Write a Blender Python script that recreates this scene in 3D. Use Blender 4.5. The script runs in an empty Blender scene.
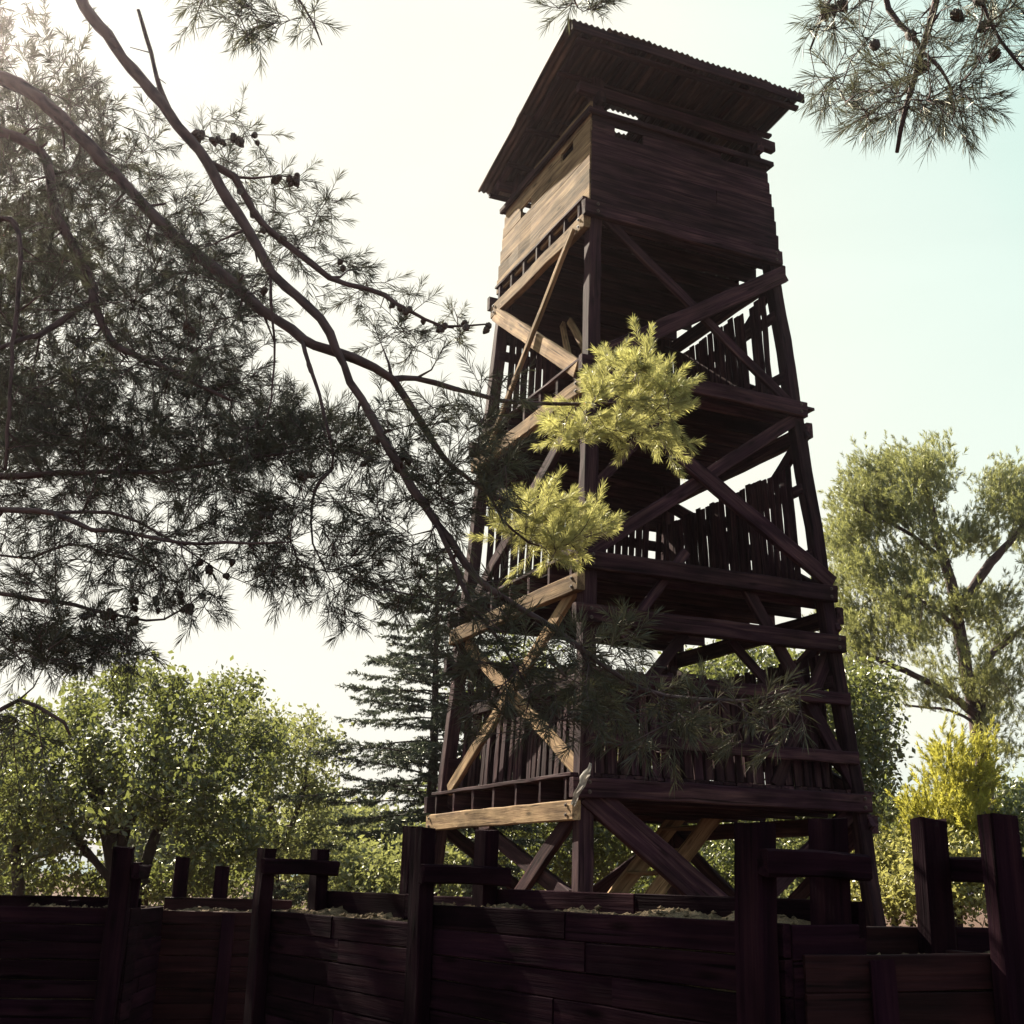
import bpy, math, random
import numpy as np
from mathutils import Vector, Matrix, Euler
random.seed(7)
rng = np.random.default_rng(11)
C = bpy.context.scene
col = C.collection
R = math.radians

# ------------------------------------------------------------------ camera
F, PITCH, ROLL, EYE = 1204.9, .29722, -.02438, 1.6
cam = bpy.data.objects.new('camera', bpy.data.cameras.new('camera')); col.objects.link(cam)
cam.data.sensor_width = 36; cam.data.lens = 36*F/1024
cam.data.clip_start = .05; cam.data.clip_end = 5000
cam.location = (0, 0, EYE)
cam.rotation_euler = (Euler((R(90)+PITCH, 0, 0)).to_matrix() @ Matrix.Rotation(-ROLL, 3, 'Z')).to_euler()
C.camera = cam

def ray(px, py):
    X, Y = px-512, 512-py
    c, s = math.cos(ROLL), math.sin(ROLL)
    X, Y = X*c+Y*s, -X*s+Y*c
    return np.array([X, F*math.cos(PITCH)-Y*math.sin(PITCH), F*math.sin(PITCH)+Y*math.cos(PITCH)])
def at(px, py, Y):
    d = ray(px, py)
    return np.array([0, 0, EYE]) + d*(Y/d[1])
V = lambda *a: np.array(a, float)
def nrm(a):
    a = np.asarray(a, float)
    return a/np.maximum(np.linalg.norm(a, axis=-1, keepdims=True), 1e-9)

# ------------------------------------------------------------------ object helpers
def tag(o, label=None, cat=None, group=None, kind=None):
    if label: o['label'] = label
    if cat: o['category'] = cat
    if group: o['group'] = group
    if kind: o['kind'] = kind
    return o
def empty(name, loc=(0, 0, 0), rz=0):
    o = bpy.data.objects.new(name, None); col.objects.link(o)
    o.location = loc; o.rotation_euler = (0, 0, rz); o.empty_display_size = .3
    return o
def link_mesh(name, me, parent):
    o = bpy.data.objects.new(name, me); col.objects.link(o)
    if parent is not None: o.parent = parent
    return o
def np_mesh(name, verts, faces, mat, parent=None, tone=None, smooth=False, grain=None):
    """verts (N,3); faces: array (M,k) or list of such arrays"""
    me = bpy.data.meshes.new(name)
    fl = faces if isinstance(faces, list) else [faces]
    fl = [np.asarray(f, np.int32) for f in fl if len(f)]
    me.vertices.add(len(verts)); me.vertices.foreach_set('co', np.asarray(verts, np.float32).ravel())
    nl = sum(f.size for f in fl); npoly = sum(len(f) for f in fl)
    me.loops.add(nl); me.loops.foreach_set('vertex_index', np.concatenate([f.ravel() for f in fl]))
    me.polygons.add(npoly)
    tot = np.concatenate([np.full(len(f), f.shape[1]) for f in fl]).astype(np.int32)
    st = np.concatenate([[0], np.cumsum(tot)[:-1]]).astype(np.int32)
    me.polygons.foreach_set('loop_start', st); me.polygons.foreach_set('loop_total', tot)
    me.polygons.foreach_set('use_smooth', np.full(npoly, bool(smooth)))
    me.update(calc_edges=True)
    if tone is not None:
        a = me.attributes.new('tone', 'FLOAT', 'POINT'); a.data.foreach_set('value', np.asarray(tone, np.float32))
    if grain is not None:
        a = me.attributes.new('grain', 'FLOAT_VECTOR', 'POINT'); a.data.foreach_set('vector', np.asarray(grain, np.float32).ravel())
    me.materials.append(mat)
    return link_mesh(name, me, parent)

class MB:
    """collects hewn beams, boards and tubes; build() links ONE mesh object"""
    def __init__(s): s.v, s.q, s.n, s.t, s.g, s.k = [], [], [], [], [], 0
    def ring_tube(s, rings, tone, grain, cap=True):
        m, k = len(rings), len(rings[0])
        base = s.k
        s.v.append(np.concatenate(rings)); s.g.append(np.concatenate(grain)); s.t.append(np.full(m*k, tone))
        i = np.arange(m-1)[:, None]*k; j = np.arange(k)[None, :]; j2 = (j+1) % k
        s.q.append((np.stack([i+j, i+j2, i+k+j2, i+k+j], -1).reshape(-1, 4)+base))
        if cap:
            s.n.append(np.arange(k)[::-1]+base); s.n.append(np.arange(k)+base+(m-1)*k)
        s.k += m*k
    def beam(s, p, q, w, h, up=(0, 0, 1), jit=.004, ch=.010, tone=None, w2=None, h2=None, bow=0.):
        p, q = np.array(p, float), np.array(q, float)
        L = np.linalg.norm(q-p); x = (q-p)/L
        y = np.cross(up, x); y /= np.linalg.norm(y); z = np.cross(x, y)
        n = max(2, int(L/.35)+1)
        ch = min(ch, w*.3, h*.3)
        tone = random.random() if tone is None else tone
        off = V(random.random()*50, random.random()*50, random.random()*50)
        rings, gr = [], []
        for a in range(n+1):
            t = a/n
            ww, hh = (w+(w2 or w)*0)/2, h/2
            if w2: ww = (w*(1-t)+w2*t)/2
            if h2: hh = (h*(1-t)+h2*t)/2
            pr = np.array([(-ww+ch, -hh), (ww-ch, -hh), (ww, -hh+ch), (ww, hh-ch), (ww-ch, hh), (-ww+ch, hh), (-ww, hh-ch), (-ww, -hh+ch)])
            pr = pr + rng.normal(0, jit*.5, pr.shape)
            c = p+(q-p)*t + y*rng.normal(0, jit*.8)+z*(rng.normal(0, jit*.8)+bow*math.sin(math.pi*t))
            if a in (0, n): c = c + x*0
            rr = c+pr[:, :1]*y+pr[:, 1:]*z
            if a in (0, n): rr = rr + x*rng.normal(0, jit*.8, (8, 1))
            rings.append(rr)
            gr.append(np.column_stack([np.full(8, t*L), pr])+off)
        s.ring_tube(rings, tone, gr)
    def tube(s, pts, rad, k=6, tone=None, bump=.0):
        pts = np.asarray(pts, float); rad = np.asarray(rad, float)
        d = np.gradient(pts, axis=0); d = nrm(d)
        ref = V(.31, .2, .93); ref = ref if abs(d[0]@ref) < .9 else V(1, 0, 0)
        y = nrm(np.cross(d, ref)); z = np.cross(d, y)
        a = np.arange(k)*2*math.pi/k
        cs, sn = np.cos(a)[None, :, None], np.sin(a)[None, :, None]
        rr = rad[:, None, None]*(1+bump*rng.normal(0, 1, (len(pts), k, 1)))
        rg = pts[:, None]+(cs*y[:, None]+sn*z[:, None])*rr
        L = np.concatenate([[0], np.cumsum(np.linalg.norm(np.diff(pts, axis=0), axis=1))])
        off = rng.random(3)*50
        gr = np.stack([np.repeat(L[:, None], k, 1), (cs*rr)[..., 0], (sn*rr)[..., 0]], -1)+off
        s.ring_tube(list(rg), random.random() if tone is None else tone, list(gr), cap=(k > 3))
    def build(s, name, mat, parent=None, smooth=False):
        V_ = np.concatenate(s.v); qs = np.concatenate(s.q)
        fl = [qs]
        by = {}
        for c in s.n: by.setdefault(len(c), []).append(c)
        for c in by.values(): fl.append(np.array(c))
        return np_mesh(name, V_, fl, mat, parent, np.concatenate(s.t), smooth, np.concatenate(s.g))

# ------------------------------------------------------------------ materials
def new_mat(name):
    m = bpy.data.materials.new(name); m.use_nodes = True
    nt = m.node_tree; nt.nodes.clear()
    out = nt.nodes.new('ShaderNodeOutputMaterial')
    def N(t, **kw):
        n = nt.nodes.new('ShaderNode'+t)
        for a, b in kw.items():
            if a in n.inputs.keys() if isinstance(a, str) else False: n.inputs[a].default_value = b
            else: setattr(n, a, b)
        return n
    return m, nt, out, N, nt.links.new
def ramp(n, stops):
    e = n.color_ramp.elements
    while len(e) > 1: e.remove(e[-1])
    e[0].position = stops[0][0]; e[0].color = (*stops[0][1], 1)
    for p, c in stops[1:]:
        x = e.new(p); x.color = (*c, 1)
    return n

def wood(name, dark, mid, light, rough=.72, spec=.35):
    m, nt, out, N, L = new_mat(name)
    g = N('Attribute', attribute_name='grain'); t = N('Attribute', attribute_name='tone')
    mp = N('Mapping'); mp.inputs['Scale'].default_value = (1.1, 22, 22)
    mp2 = N('Mapping'); mp2.inputs['Scale'].default_value = (4, 130, 130)
    mp3 = N('Mapping'); mp3.inputs['Scale'].default_value = (2.2, 5, 5)
    for x in (mp, mp2, mp3): L(g.outputs['Vector'], x.inputs['Vector'])
    n1 = N('TexNoise'); n1.inputs['Scale'].default_value = 1; n1.inputs['Detail'].default_value = 6; n1.inputs['Distortion'].default_value = .6
    n2 = N('TexNoise'); n2.inputs['Scale'].default_value = 1; n2.inputs['Detail'].default_value = 3
    n3 = N('TexNoise'); n3.inputs['Scale'].default_value = 1; n3.inputs['Detail'].default_value = 5
    L(mp.outputs[0], n1.inputs['Vector']); L(mp2.outputs[0], n2.inputs['Vector']); L(mp3.outputs[0], n3.inputs['Vector'])
    r1 = ramp(N('ValToRGB'), [(.28, dark), (.5, mid), (.74, light)])
    mixv = N('Math', operation='MULTIPLY_ADD'); L(n1.outputs['Fac'], mixv.inputs[0]); mixv.inputs[1].default_value = .75
    a2 = N('Math', operation='MULTIPLY'); L(n2.outputs['Fac'], a2.inputs[0]); a2.inputs[1].default_value = .3
    L(a2.outputs[0], mixv.inputs[2]); L(mixv.outputs[0], r1.inputs['Fac'])
    # board to board variation and weather stains
    mr = N('MapRange'); mr.inputs['To Min'].default_value = .62; mr.inputs['To Max'].default_value = 1.35
    L(t.outputs['Fac'], mr.inputs['Value'])
    st = N('MapRange'); st.inputs['From Min'].default_value = .3; st.inputs['From Max'].default_value = .7; st.inputs['To Min'].default_value = .5; st.inputs['To Max'].default_value = 1.3
    L(n3.outputs['Fac'], st.inputs['Value'])
    # drying cracks along the grain and dark knots
    mp4 = N('Mapping'); mp4.inputs['Scale'].default_value = (.9, 42, 42); L(g.outputs['Vector'], mp4.inputs['Vector'])
    n4 = N('TexNoise'); n4.inputs['Scale'].default_value = 1; n4.inputs['Detail'].default_value = 2; L(mp4.outputs[0], n4.inputs['Vector'])
    ck = N('MapRange'); ck.inputs['From Min'].default_value = .30; ck.inputs['From Max'].default_value = .37; ck.inputs['To Min'].default_value = .25; L(n4.outputs['Fac'], ck.inputs['Value'])
    mp5 = N('Mapping'); mp5.inputs['Scale'].default_value = (2.2, 9, 9); L(g.outputs['Vector'], mp5.inputs['Vector'])
    vo = N('TexVoronoi'); vo.inputs['Scale'].default_value = 1; L(mp5.outputs[0], vo.inputs['Vector'])
    kn = N('MapRange'); kn.inputs['From Min'].default_value = .08; kn.inputs['From Max'].default_value = .2; kn.inputs['To Min'].default_value = .35; L(vo.outputs['Distance'], kn.inputs['Value'])
    m0 = N('Math', operation='MULTIPLY'); L(ck.outputs[0], m0.inputs[0]); L(kn.outputs[0], m0.inputs[1])
    m1 = N('Math', operation='MULTIPLY'); L(mr.outputs[0], m1.inputs[0]); L(m0.outputs[0], m1.inputs[1])
    mm = N('Math', operation='MULTIPLY'); L(m1.outputs[0], mm.inputs[0]); L(st.outputs[0], mm.inputs[1])
    vm = N('VectorMath', operation='SCALE'); L(r1.outputs['Color'], vm.inputs[0]); L(mm.outputs[0], vm.inputs['Scale'])
    b = N('BsdfPrincipled'); b.inputs['Roughness'].default_value = rough; b.inputs['Specular IOR Level'].default_value = spec
    L(vm.outputs[0], b.inputs['Base Color'])
    bp = N('Bump'); bp.inputs['Strength'].default_value = .55; bp.inputs['Distance'].default_value = .012
    L(mixv.outputs[0], bp.inputs['Height']); L(bp.outputs[0], b.inputs['Normal'])
    L(b.outputs[0], out.inputs['Surface'])
    return m

def leaf(name, c_dark, c_light, trans, tw=.5, gloss=.06):
    m, nt, out, N, L = new_mat(name)
    t = N('Attribute', attribute_name='tone')
    r1 = ramp(N('ValToRGB'), [(0, c_dark), (1, c_light)])
    L(t.outputs['Fac'], r1.inputs['Fac'])
    r2 = ramp(N('ValToRGB'), [(0, tuple(x*.6 for x in trans)), (1, trans)])
    L(t.outputs['Fac'], r2.inputs['Fac'])
    d = N('BsdfDiffuse'); L(r1.outputs[0], d.inputs['Color'])
    tr = N('BsdfTranslucent'); L(r2.outputs[0], tr.inputs['Color'])
    mx = N('MixShader'); mx.inputs[0].default_value = tw
    L(d.outputs[0], mx.inputs[1]); L(tr.outputs[0], mx.inputs[2])
    gl = N('BsdfGlossy'); gl.inputs['Roughness'].default_value = .38; gl.inputs['Color'].default_value = (.9, .9, .8, 1)
    m2 = N('MixShader'); m2.inputs[0].default_value = gloss
    L(mx.outputs[0], m2.inputs[1]); L(gl.outputs[0], m2.inputs[2])
    L(m2.outputs[0], out.inputs['Surface'])
    return m

def bark(name, dark, light, scale=18):
    m, nt, out, N, L = new_mat(name)
    g = N('Attribute', attribute_name='grain')
    mp = N('Mapping'); mp.inputs['Scale'].default_value = (scale*.45, scale*1.6, scale*1.6); L(g.outputs['Vector'], mp.inputs['Vector'])
    n1 = N('TexNoise'); n1.inputs['Scale'].default_value = 1; n1.inputs['Detail'].default_value = 7; L(mp.outputs[0], n1.inputs['Vector'])
    vo = N('TexVoronoi'); vo.inputs['Scale'].default_value = 1; L(mp.outputs[0], vo.inputs['Vector'])
    ad = N('Math', operation='MULTIPLY_ADD'); L(vo.outputs['Distance'], ad.inputs[0]); ad.inputs[1].default_value = .5; L(n1.outputs['Fac'], ad.inputs[2])
    r1 = ramp(N('ValToRGB'), [(.35, dark), (.85, light)]); L(ad.outputs[0], r1.inputs['Fac'])
    b = N('BsdfPrincipled'); b.inputs['Roughness'].default_value = .85; b.inputs['Specular IOR Level'].default_value = .25
    L(r1.outputs[0], b.inputs['Base Color'])
    bp = N('Bump'); bp.inputs['Strength'].default_value = .7; bp.inputs['Distance'].default_value = .015; L(ad.outputs[0], bp.inputs['Height']); L(bp.outputs[0], b.inputs['Normal'])
    L(b.outputs[0], out.inputs['Surface'])
    return m

def earth(name, a, b_, c, scale=1.2, bump=.05):
    m, nt, out, N, L = new_mat(name)
    tc = N('TexCoord')
    n1 = N('TexNoise'); n1.inputs['Scale'].default_value = scale; n1.inputs['Detail'].default_value = 8
    n2 = N('TexNoise'); n2.inputs['Scale'].default_value = scale*25; n2.inputs['Detail'].default_value = 5
    L(tc.outputs['Object'], n1.inputs['Vector']); L(tc.outputs['Object'], n2.inputs['Vector'])
    ad = N('Math', operation='MULTIPLY_ADD'); L(n2.outputs['Fac'], ad.inputs[0]); ad.inputs[1].default_value = .5
    hm = N('Math', operation='MULTIPLY'); L(n1.outputs['Fac'], hm.inputs[0]); hm.inputs[1].default_value = .5; L(hm.outputs[0], ad.inputs[2])
    r1 = ramp(N('ValToRGB'), [(.32, a), (.5, b_), (.66, c)]); L(ad.outputs[0], r1.inputs['Fac'])
    b = N('BsdfPrincipled'); b.inputs['Roughness'].default_value = .95; b.inputs['Specular IOR Level'].default_value = .1
    L(r1.outputs[0], b.inputs['Base Color'])
    bp = N('Bump'); bp.inputs['Strength'].default_value = .8; bp.inputs['Distance'].default_value = bump; L(ad.outputs[0], bp.inputs['Height']); L(bp.outputs[0], b.inputs['Normal'])
    L(b.outputs[0], out.inputs['Surface'])
    return m

M = {}
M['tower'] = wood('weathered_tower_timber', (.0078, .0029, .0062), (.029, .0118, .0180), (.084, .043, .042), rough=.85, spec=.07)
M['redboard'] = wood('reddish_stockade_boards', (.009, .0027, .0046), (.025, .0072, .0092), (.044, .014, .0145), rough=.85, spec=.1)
M['board'] = wood('sunlit_tone_boards', (.07, .041, .028), (.205, .133, .080), (.37, .258, .150), rough=.85, spec=.05)  # pale copy of the tower timber, sunlight painted into the colour
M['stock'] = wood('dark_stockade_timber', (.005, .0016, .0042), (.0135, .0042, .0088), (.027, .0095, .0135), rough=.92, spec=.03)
M['tin'] = None
M['rag'] = None
M['pbark'] = bark('pine_bark', (.010, .0055, .008), (.075, .044, .046))
M['tbark'] = bark('tree_bark', (.012, .008, .009), (.045, .030, .028), 10)
M['needle'] = leaf('sunlit_tone_needles', (.05, .05, .034), (.34, .33, .145), (.60, .575, .20), .45, .05)  # lit copy of the needles, sunlight painted into the pale colour
M['shadeneedle'] = leaf('shade_tone_needles', (.013, .008, .015), (.052, .050, .038), (.085, .085, .045), .4, .04)  # shaded copy of the needles, shade painted into the dark colour
M['fresh'] = leaf('yellow_young_needles', (.14, .14, .028), (.40, .385, .075), (.58, .54, .09), .45, .04)
M['farneedle'] = leaf('tall_pine_needles', (.024, .033, .032), (.20, .215, .10), (.42, .43, .14), .38, .05)
M['spruce'] = leaf('spruce_needles', (.022, .029, .026), (.06, .075, .056), (.08, .10, .06), .25, .05)
M['leaf'] = leaf('broad_leaves', (.011, .014, .011), (.062, .074, .030), (.225, .25, .065), .38, .06)
M['lightleaf'] = leaf('pale_broad_leaves', (.04, .047, .024), (.12, .13, .055), (.27, .285, .09), .42, .05)
M['shrub'] = leaf('dry_shrub_leaves', (.08, .078, .026), (.24, .23, .08), (.42, .40, .12), .45, .04)
M['ground'] = earth('dry_red_earth', (.045, .025, .02), (.08, .046, .034), (.13, .08, .055))
M['gravel'] = earth('pale_gravel', (.04, .028, .02), (.115, .08, .05), (.26, .195, .125), 9, .012)

m, nt, out, N, L = new_mat('rusty_corrugated_tin')
tc = N('TexCoord'); mp = N('Mapping'); mp.inputs['Scale'].default_value = (9, .9, 2); L(tc.outputs['Object'], mp.inputs['Vector'])
n1 = N('TexNoise'); n1.inputs['Scale'].default_value = 1.5; n1.inputs['Detail'].default_value = 8; L(mp.outputs[0], n1.inputs['Vector'])
r1 = ramp(N('ValToRGB'), [(.34, (.022, .012, .015)), (.52, (.05, .027, .028)), (.70, (.15, .10, .08))]); L(n1.outputs['Fac'], r1.inputs['Fac'])
b = N('BsdfPrincipled'); b.inputs['Roughness'].default_value = .6; b.inputs['Metallic'].default_value = .25
L(r1.outputs[0], b.inputs['Base Color']); L(b.outputs[0], out.inputs['Surface']); M['tin'] = m

m, nt, out, N, L = new_mat('faded_cloth')
tc = N('TexCoord'); n1 = N('TexNoise'); n1.inputs['Scale'].default_value = 14; L(tc.outputs['Object'], n1.inputs['Vector'])
r1 = ramp(N('ValToRGB'), [(.3, (.20, .18, .17)), (.7, (.42, .40, .37))]); L(n1.outputs['Fac'], r1.inputs['Fac'])
b = N('BsdfPrincipled'); b.inputs['Roughness'].default_value = .9; L(r1.outputs[0], b.inputs['Base Color'])
tr = N('BsdfTranslucent'); L(r1.outputs[0], tr.inputs['Color']); mx = N('MixShader'); mx.inputs[0].default_value = .4
L(b.outputs[0], mx.inputs[1]); L(tr.outputs[0], mx.inputs[2]); L(mx.outputs[0], out.inputs['Surface']); M['rag'] = m

m, nt, out, N, L = new_mat('cone_scales')
tc = N('TexCoord'); n1 = N('TexNoise'); n1.inputs['Scale'].default_value = 60; L(tc.outputs['Object'], n1.inputs['Vector'])
r1 = ramp(N('ValToRGB'), [(.3, (.02, .012, .012)), (.7, (.075, .042, .032))]); L(n1.outputs['Fac'], r1.inputs['Fac'])
b = N('BsdfPrincipled'); b.inputs['Roughness'].default_value = .7; L(r1.outputs[0], b.inputs['Base Color']); L(b.outputs[0], out.inputs['Surface']); M['cone'] = m

# ------------------------------------------------------------------ light and sky
SUN_AZ, SUN_EL = R(-38.5), R(38)
sd = V(math.sin(SUN_AZ)*math.cos(SUN_EL), math.cos(SUN_AZ)*math.cos(SUN_EL), math.sin(SUN_EL))
sun = bpy.data.objects.new('sun', bpy.data.lights.new('sun', 'SUN')); col.objects.link(sun)
sun.data.energy = 5; sun.data.angle = R(.5); sun.data.color = (1, .90, .72)
sun.rotation_euler = Vector(-sd).to_track_quat('-Z', 'Y').to_euler()
sun.location = (-20, 20, 30)
SKY_K, SKY_MAX = .72, 4.5
w = bpy.data.worlds.new('World'); C.world = w; w.use_nodes = True
nt = w.node_tree; nt.nodes.clear()
wo = nt.nodes.new('ShaderNodeOutputWorld'); bg = nt.nodes.new('ShaderNodeBackground'); sk = nt.nodes.new('ShaderNodeTexSky')
sk.sky_type = 'NISHITA'; sk.sun_disc = False; sk.sun_elevation = SUN_EL; sk.sun_rotation = SUN_AZ
sk.air_density = 1.3; sk.dust_density = 4.0; sk.ozone_density = 1.0; sk.altitude = 200
# over-exposed hazy sky: brightness rolls off softly, cream near the sun, mint away from it, bluer where it is dim
bw = nt.nodes.new('ShaderNodeRGBToBW'); nt.links.new(sk.outputs[0], bw.inputs[0])
def mth(op, a, b_):
    n_ = nt.nodes.new('ShaderNodeMath'); n_.operation = op
    for k_, x in enumerate((a, b_)):
        if isinstance(x, (int, float)): n_.inputs[k_].default_value = x
        else: nt.links.new(x, n_.inputs[k_])
    return n_.outputs[0]
ex = mth('POWER', math.e, mth('MULTIPLY', bw.outputs[0], -SKY_K))
lum0 = mth('MULTIPLY', mth('SUBTRACT', 1.0, ex), SKY_MAX)
tcw = nt.nodes.new('ShaderNodeTexCoord'); mpw = nt.nodes.new('ShaderNodeMapping'); mpw.inputs['Scale'].default_value = (1.6, 1.6, 4.5)
nzw = nt.nodes.new('ShaderNodeTexNoise'); nzw.inputs['Scale'].default_value = 1.4; nzw.inputs['Detail'].default_value = 6; nzw.inputs['Distortion'].default_value = .7
nt.links.new(tcw.outputs['Generated'], mpw.inputs['Vector']); nt.links.new(mpw.outputs[0], nzw.inputs['Vector'])
lum = mth('MULTIPLY', lum0, mth('ADD', mth('MULTIPLY', nzw.outputs['Fac'], .16), .92))     # thin uneven veil
cr = ramp(nt.nodes.new('ShaderNodeValToRGB'), [(.20, (.72, .55, 1.0)), (.38, (.50, .95, .88)), (.60, (.84, 1.0, .91)), (.9, (1.0, .99, .87))])
nt.links.new(mth('MULTIPLY', bw.outputs[0], .18), cr.inputs['Fac'])
sc_ = nt.nodes.new('ShaderNodeVectorMath'); sc_.operation = 'SCALE'
nt.links.new(cr.outputs[0], sc_.inputs[0]); nt.links.new(lum, sc_.inputs['Scale'])
nt.links.new(sc_.outputs[0], bg.inputs['Color']); bg.inputs['Strength'].default_value = .055
nt.links.new(bg.outputs[0], wo.inputs[0])
C.view_settings.view_transform = 'Standard'; C.view_settings.look = 'None'
C.view_settings.exposure = 2.1; C.view_settings.gamma = 1
C.cycles.max_bounces = 6; C.cycles.diffuse_bounces = 3; C.cycles.glossy_bounces = 2; C.cycles.transmission_bounces = 4
C.cycles.use_denoising = True

# ------------------------------------------------------------------ ground
n = 90
xs = np.sign(np.linspace(-1, 1, n))*np.abs(np.linspace(-1, 1, n))**3.2*600
gx, gy = np.meshgrid(xs, xs+15)
gz = .05*np.sin(gx*.5+1)*np.cos(gy*.4)+.0*gx
gz = gz-.06
vv = np.column_stack([gx.ravel(), gy.ravel(), gz.ravel()])
i = np.arange(n-1)[:, None]*n+np.arange(n-1)[None]
g = np_mesh('ground', vv, np.stack([i, i+1, i+n+1, i+n], -1).reshape(-1, 4), M['ground'], smooth=True)
tag(g, 'dry reddish earth around the stockade and tower', 'ground', kind='structure')

# ------------------------------------------------------------------ watchtower
TH = .421013
TW = empty('watchtower', (1.478766, 14, 0), TH)
tag(TW, 'tall tapering timber watchtower with a boarded cabin and tin roof', 'watchtower')
fa = lambda z: 1.82543-.0583709*z
fb = lambda z: 2.091392-.0861920*z
PO = -.06    # post axis inset
def cor(su, sv, z, d=PO): return V(su*(fa(z)+d), sv*(fb(z)+d), z)
def face(Fc, t, z, d=0.):
    """point on a face: t = metres along the face (u on S/N, v on W/E), d = outward offset"""
    if Fc == 'S': return V(t, -(fb(z)+d), z)
    if Fc == 'N': return V(t, fb(z)+d, z)
    if Fc == 'W': return V(-(fa(z)+d), t, z)
    return V(fa(z)+d, t, z)
def half(Fc, z): return fa(z) if Fc in 'SN' else fb(z)
for su in (-1, 1):
    for sv in (-1, 1):
        b = MB(); b.beam(cor(su, sv, -.25), cor(su, sv, 10.98), .155, .155, up=(0, 1, 0), jit=.006, ch=.014)
        b.build('post', M['tower'], TW)
FL = {1: 2.25, 2: 4.50, 3: 6.73, 4: 8.87}          # west/east ring beams
ZF = {k: z+.095+.22 for k, z in FL.items()}           # floor undersides
def ring(Fc, z, h=.185, th=.09, d=.055, ext=.10, name='ring_beam', tone=None, mat='tower'):
    mat = 'board' if Fc == 'W' else mat  # west beams take the boards with painted sunlight
    hf = half(Fc, z)+ext
    b = MB(); up = (0, 0, 1)
    b.beam(face(Fc, -hf, z, d), face(Fc, hf if Fc != 'S' else hf-ext+.015, z, d), th, h, up, jit=.0035, ch=.010, tone=tone)
    return b.build(name, M[mat], TW)
for k, z in FL.items():
    for Fc in 'WE': ring(Fc, z, ext=.03 if k < 4 else .01)
for z in (2.46, 4.73, 6.97, 9.01):
    for Fc in 'SN': ring(Fc, z, ext=.13)
ring('S', 4.16, ext=.14); ring('N', 4.16)
# floors: joists resting on the side beams, planks across
for k in FL:
    zf = ZF[k]; zj = zf-.11
    A, B = fa(zf), fb(zf)
    b = MB(); u0 = -A-.10; 
    while u0 < A+.08:
        wd = random.uniform(.14, .19)
        b.beam((u0+wd/2, -B+.03, zf+.019), (u0+wd/2, B-.03, zf+.019), wd-.006, .034, jit=.003, ch=.004)
        u0 += wd+.004
    fo = b.build('floor', M['tower'], TW)
    nj = 7
    for q in range(nj):
        v0 = -B+.16+(2*B-.32)*q/(nj-1)
        b = MB(); b.beam((-A-.085, v0, zj), (A+.085, v0, zj), .05, .212, jit=.003); b.build('joist', M['tower'], fo)
BM = MB(); BM.tube([(0, 0, 0), (0, 0, .006), (0, 0, .007), (0, 0, .018)], (.021, .021, .012, .010), 6, tone=.2)
BOLT = BM.build('bolt', M['cone']); BOLT_ME = BOLT.data; bpy.data.objects.remove(BOLT)
def bolts(o, pts, n):
    q_ = Vector(n).to_track_quat('Z', 'Y').to_euler()
    for p in pts:
        b_ = link_mesh('bolt', BOLT_ME, o); b_.location = p; b_.rotation_euler = q_
for o in [o for o in TW.children if o.name.startswith('ring_beam')]:
    co = np.array([v_.co for v_ in o.data.vertices]); c_ = co.mean(0)
    if c_[1] < -1 and abs(c_[0]) < .3:
        lo, hi = co[:, 0].min(), co[:, 0].max(); y_ = co[:, 1].min()
        bolts(o, [(x_, y_-.001, c_[2]+dz) for x_ in (lo+.17, hi-.10) for dz in (-.045, .045)], (0, -1, 0))
    elif c_[0] < -1 and abs(c_[1]) < .3:
        lo, hi = co[:, 1].min(), co[:, 1].max(); x_ = co[:, 0].min()
        bolts(o, [(x_-.001, y_, c_[2]+dz) for y_ in (lo+.12, hi-.12) for dz in (-.045, .045)], (-1, 0, 0))
# braces (points on the faces, metres)
def brace(Fc, p, q, w=.17, th=.07, d=.02, tone=None, mat='tower'):
    b = MB(); P, Q = face(Fc, p[0], p[1], d), face(Fc, q[0], q[1], d)
    nrmv = {'S': (0, -1, 0), 'N': (0, 1, 0), 'W': (-1, 0, 0), 'E': (1, 0, 0)}[Fc]
    b.beam(P, Q, w, th, up=nrmv, jit=.0035, ch=.009, tone=tone); return b.build('brace', M[mat], TW)
brace('S', (1.33, 8.80), (-1.30, 7.10), .20, .07, .055, .6)
brace('S', (-1.15, 9.0), (1.34, 7.0), .11, .06, -.02)
brace('S', (1.40, 6.92), (-1.50, 4.82), .15, .065, -.02, .6)
brace('S', (-1.35, 6.72), (1.53, 4.85), .18, .07, .055, .7)
brace('S', (-.30, 5.0), (-1.15, 3.98), .10, .06, -.04)
brace('S', (.36, 4.80), (1.62, 2.60), .14, .06, -.03)
brace('S', (1.53, 4.15), (.62, 2.60), .15, .06, -.09)
brace('S', (-1.62, 2.42), (1.62, .05), .27, .08, .0, .75)
brace('S', (1.62, 2.42), (-1.60, .1), .17, .07, -.09)
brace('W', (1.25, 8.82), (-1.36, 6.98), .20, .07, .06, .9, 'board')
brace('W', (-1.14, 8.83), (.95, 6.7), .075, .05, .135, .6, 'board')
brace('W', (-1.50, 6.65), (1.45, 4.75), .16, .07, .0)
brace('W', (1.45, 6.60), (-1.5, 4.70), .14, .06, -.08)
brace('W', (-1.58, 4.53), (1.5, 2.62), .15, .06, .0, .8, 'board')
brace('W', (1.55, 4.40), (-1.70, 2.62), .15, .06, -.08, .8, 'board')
brace('W', (1.70, 2.52), (-1.62, 1.45), .16, .07, -.09, .4)
brace('W', (-1.76, 2.26), (1.6, -.05), .16, .07, -.02)
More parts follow.
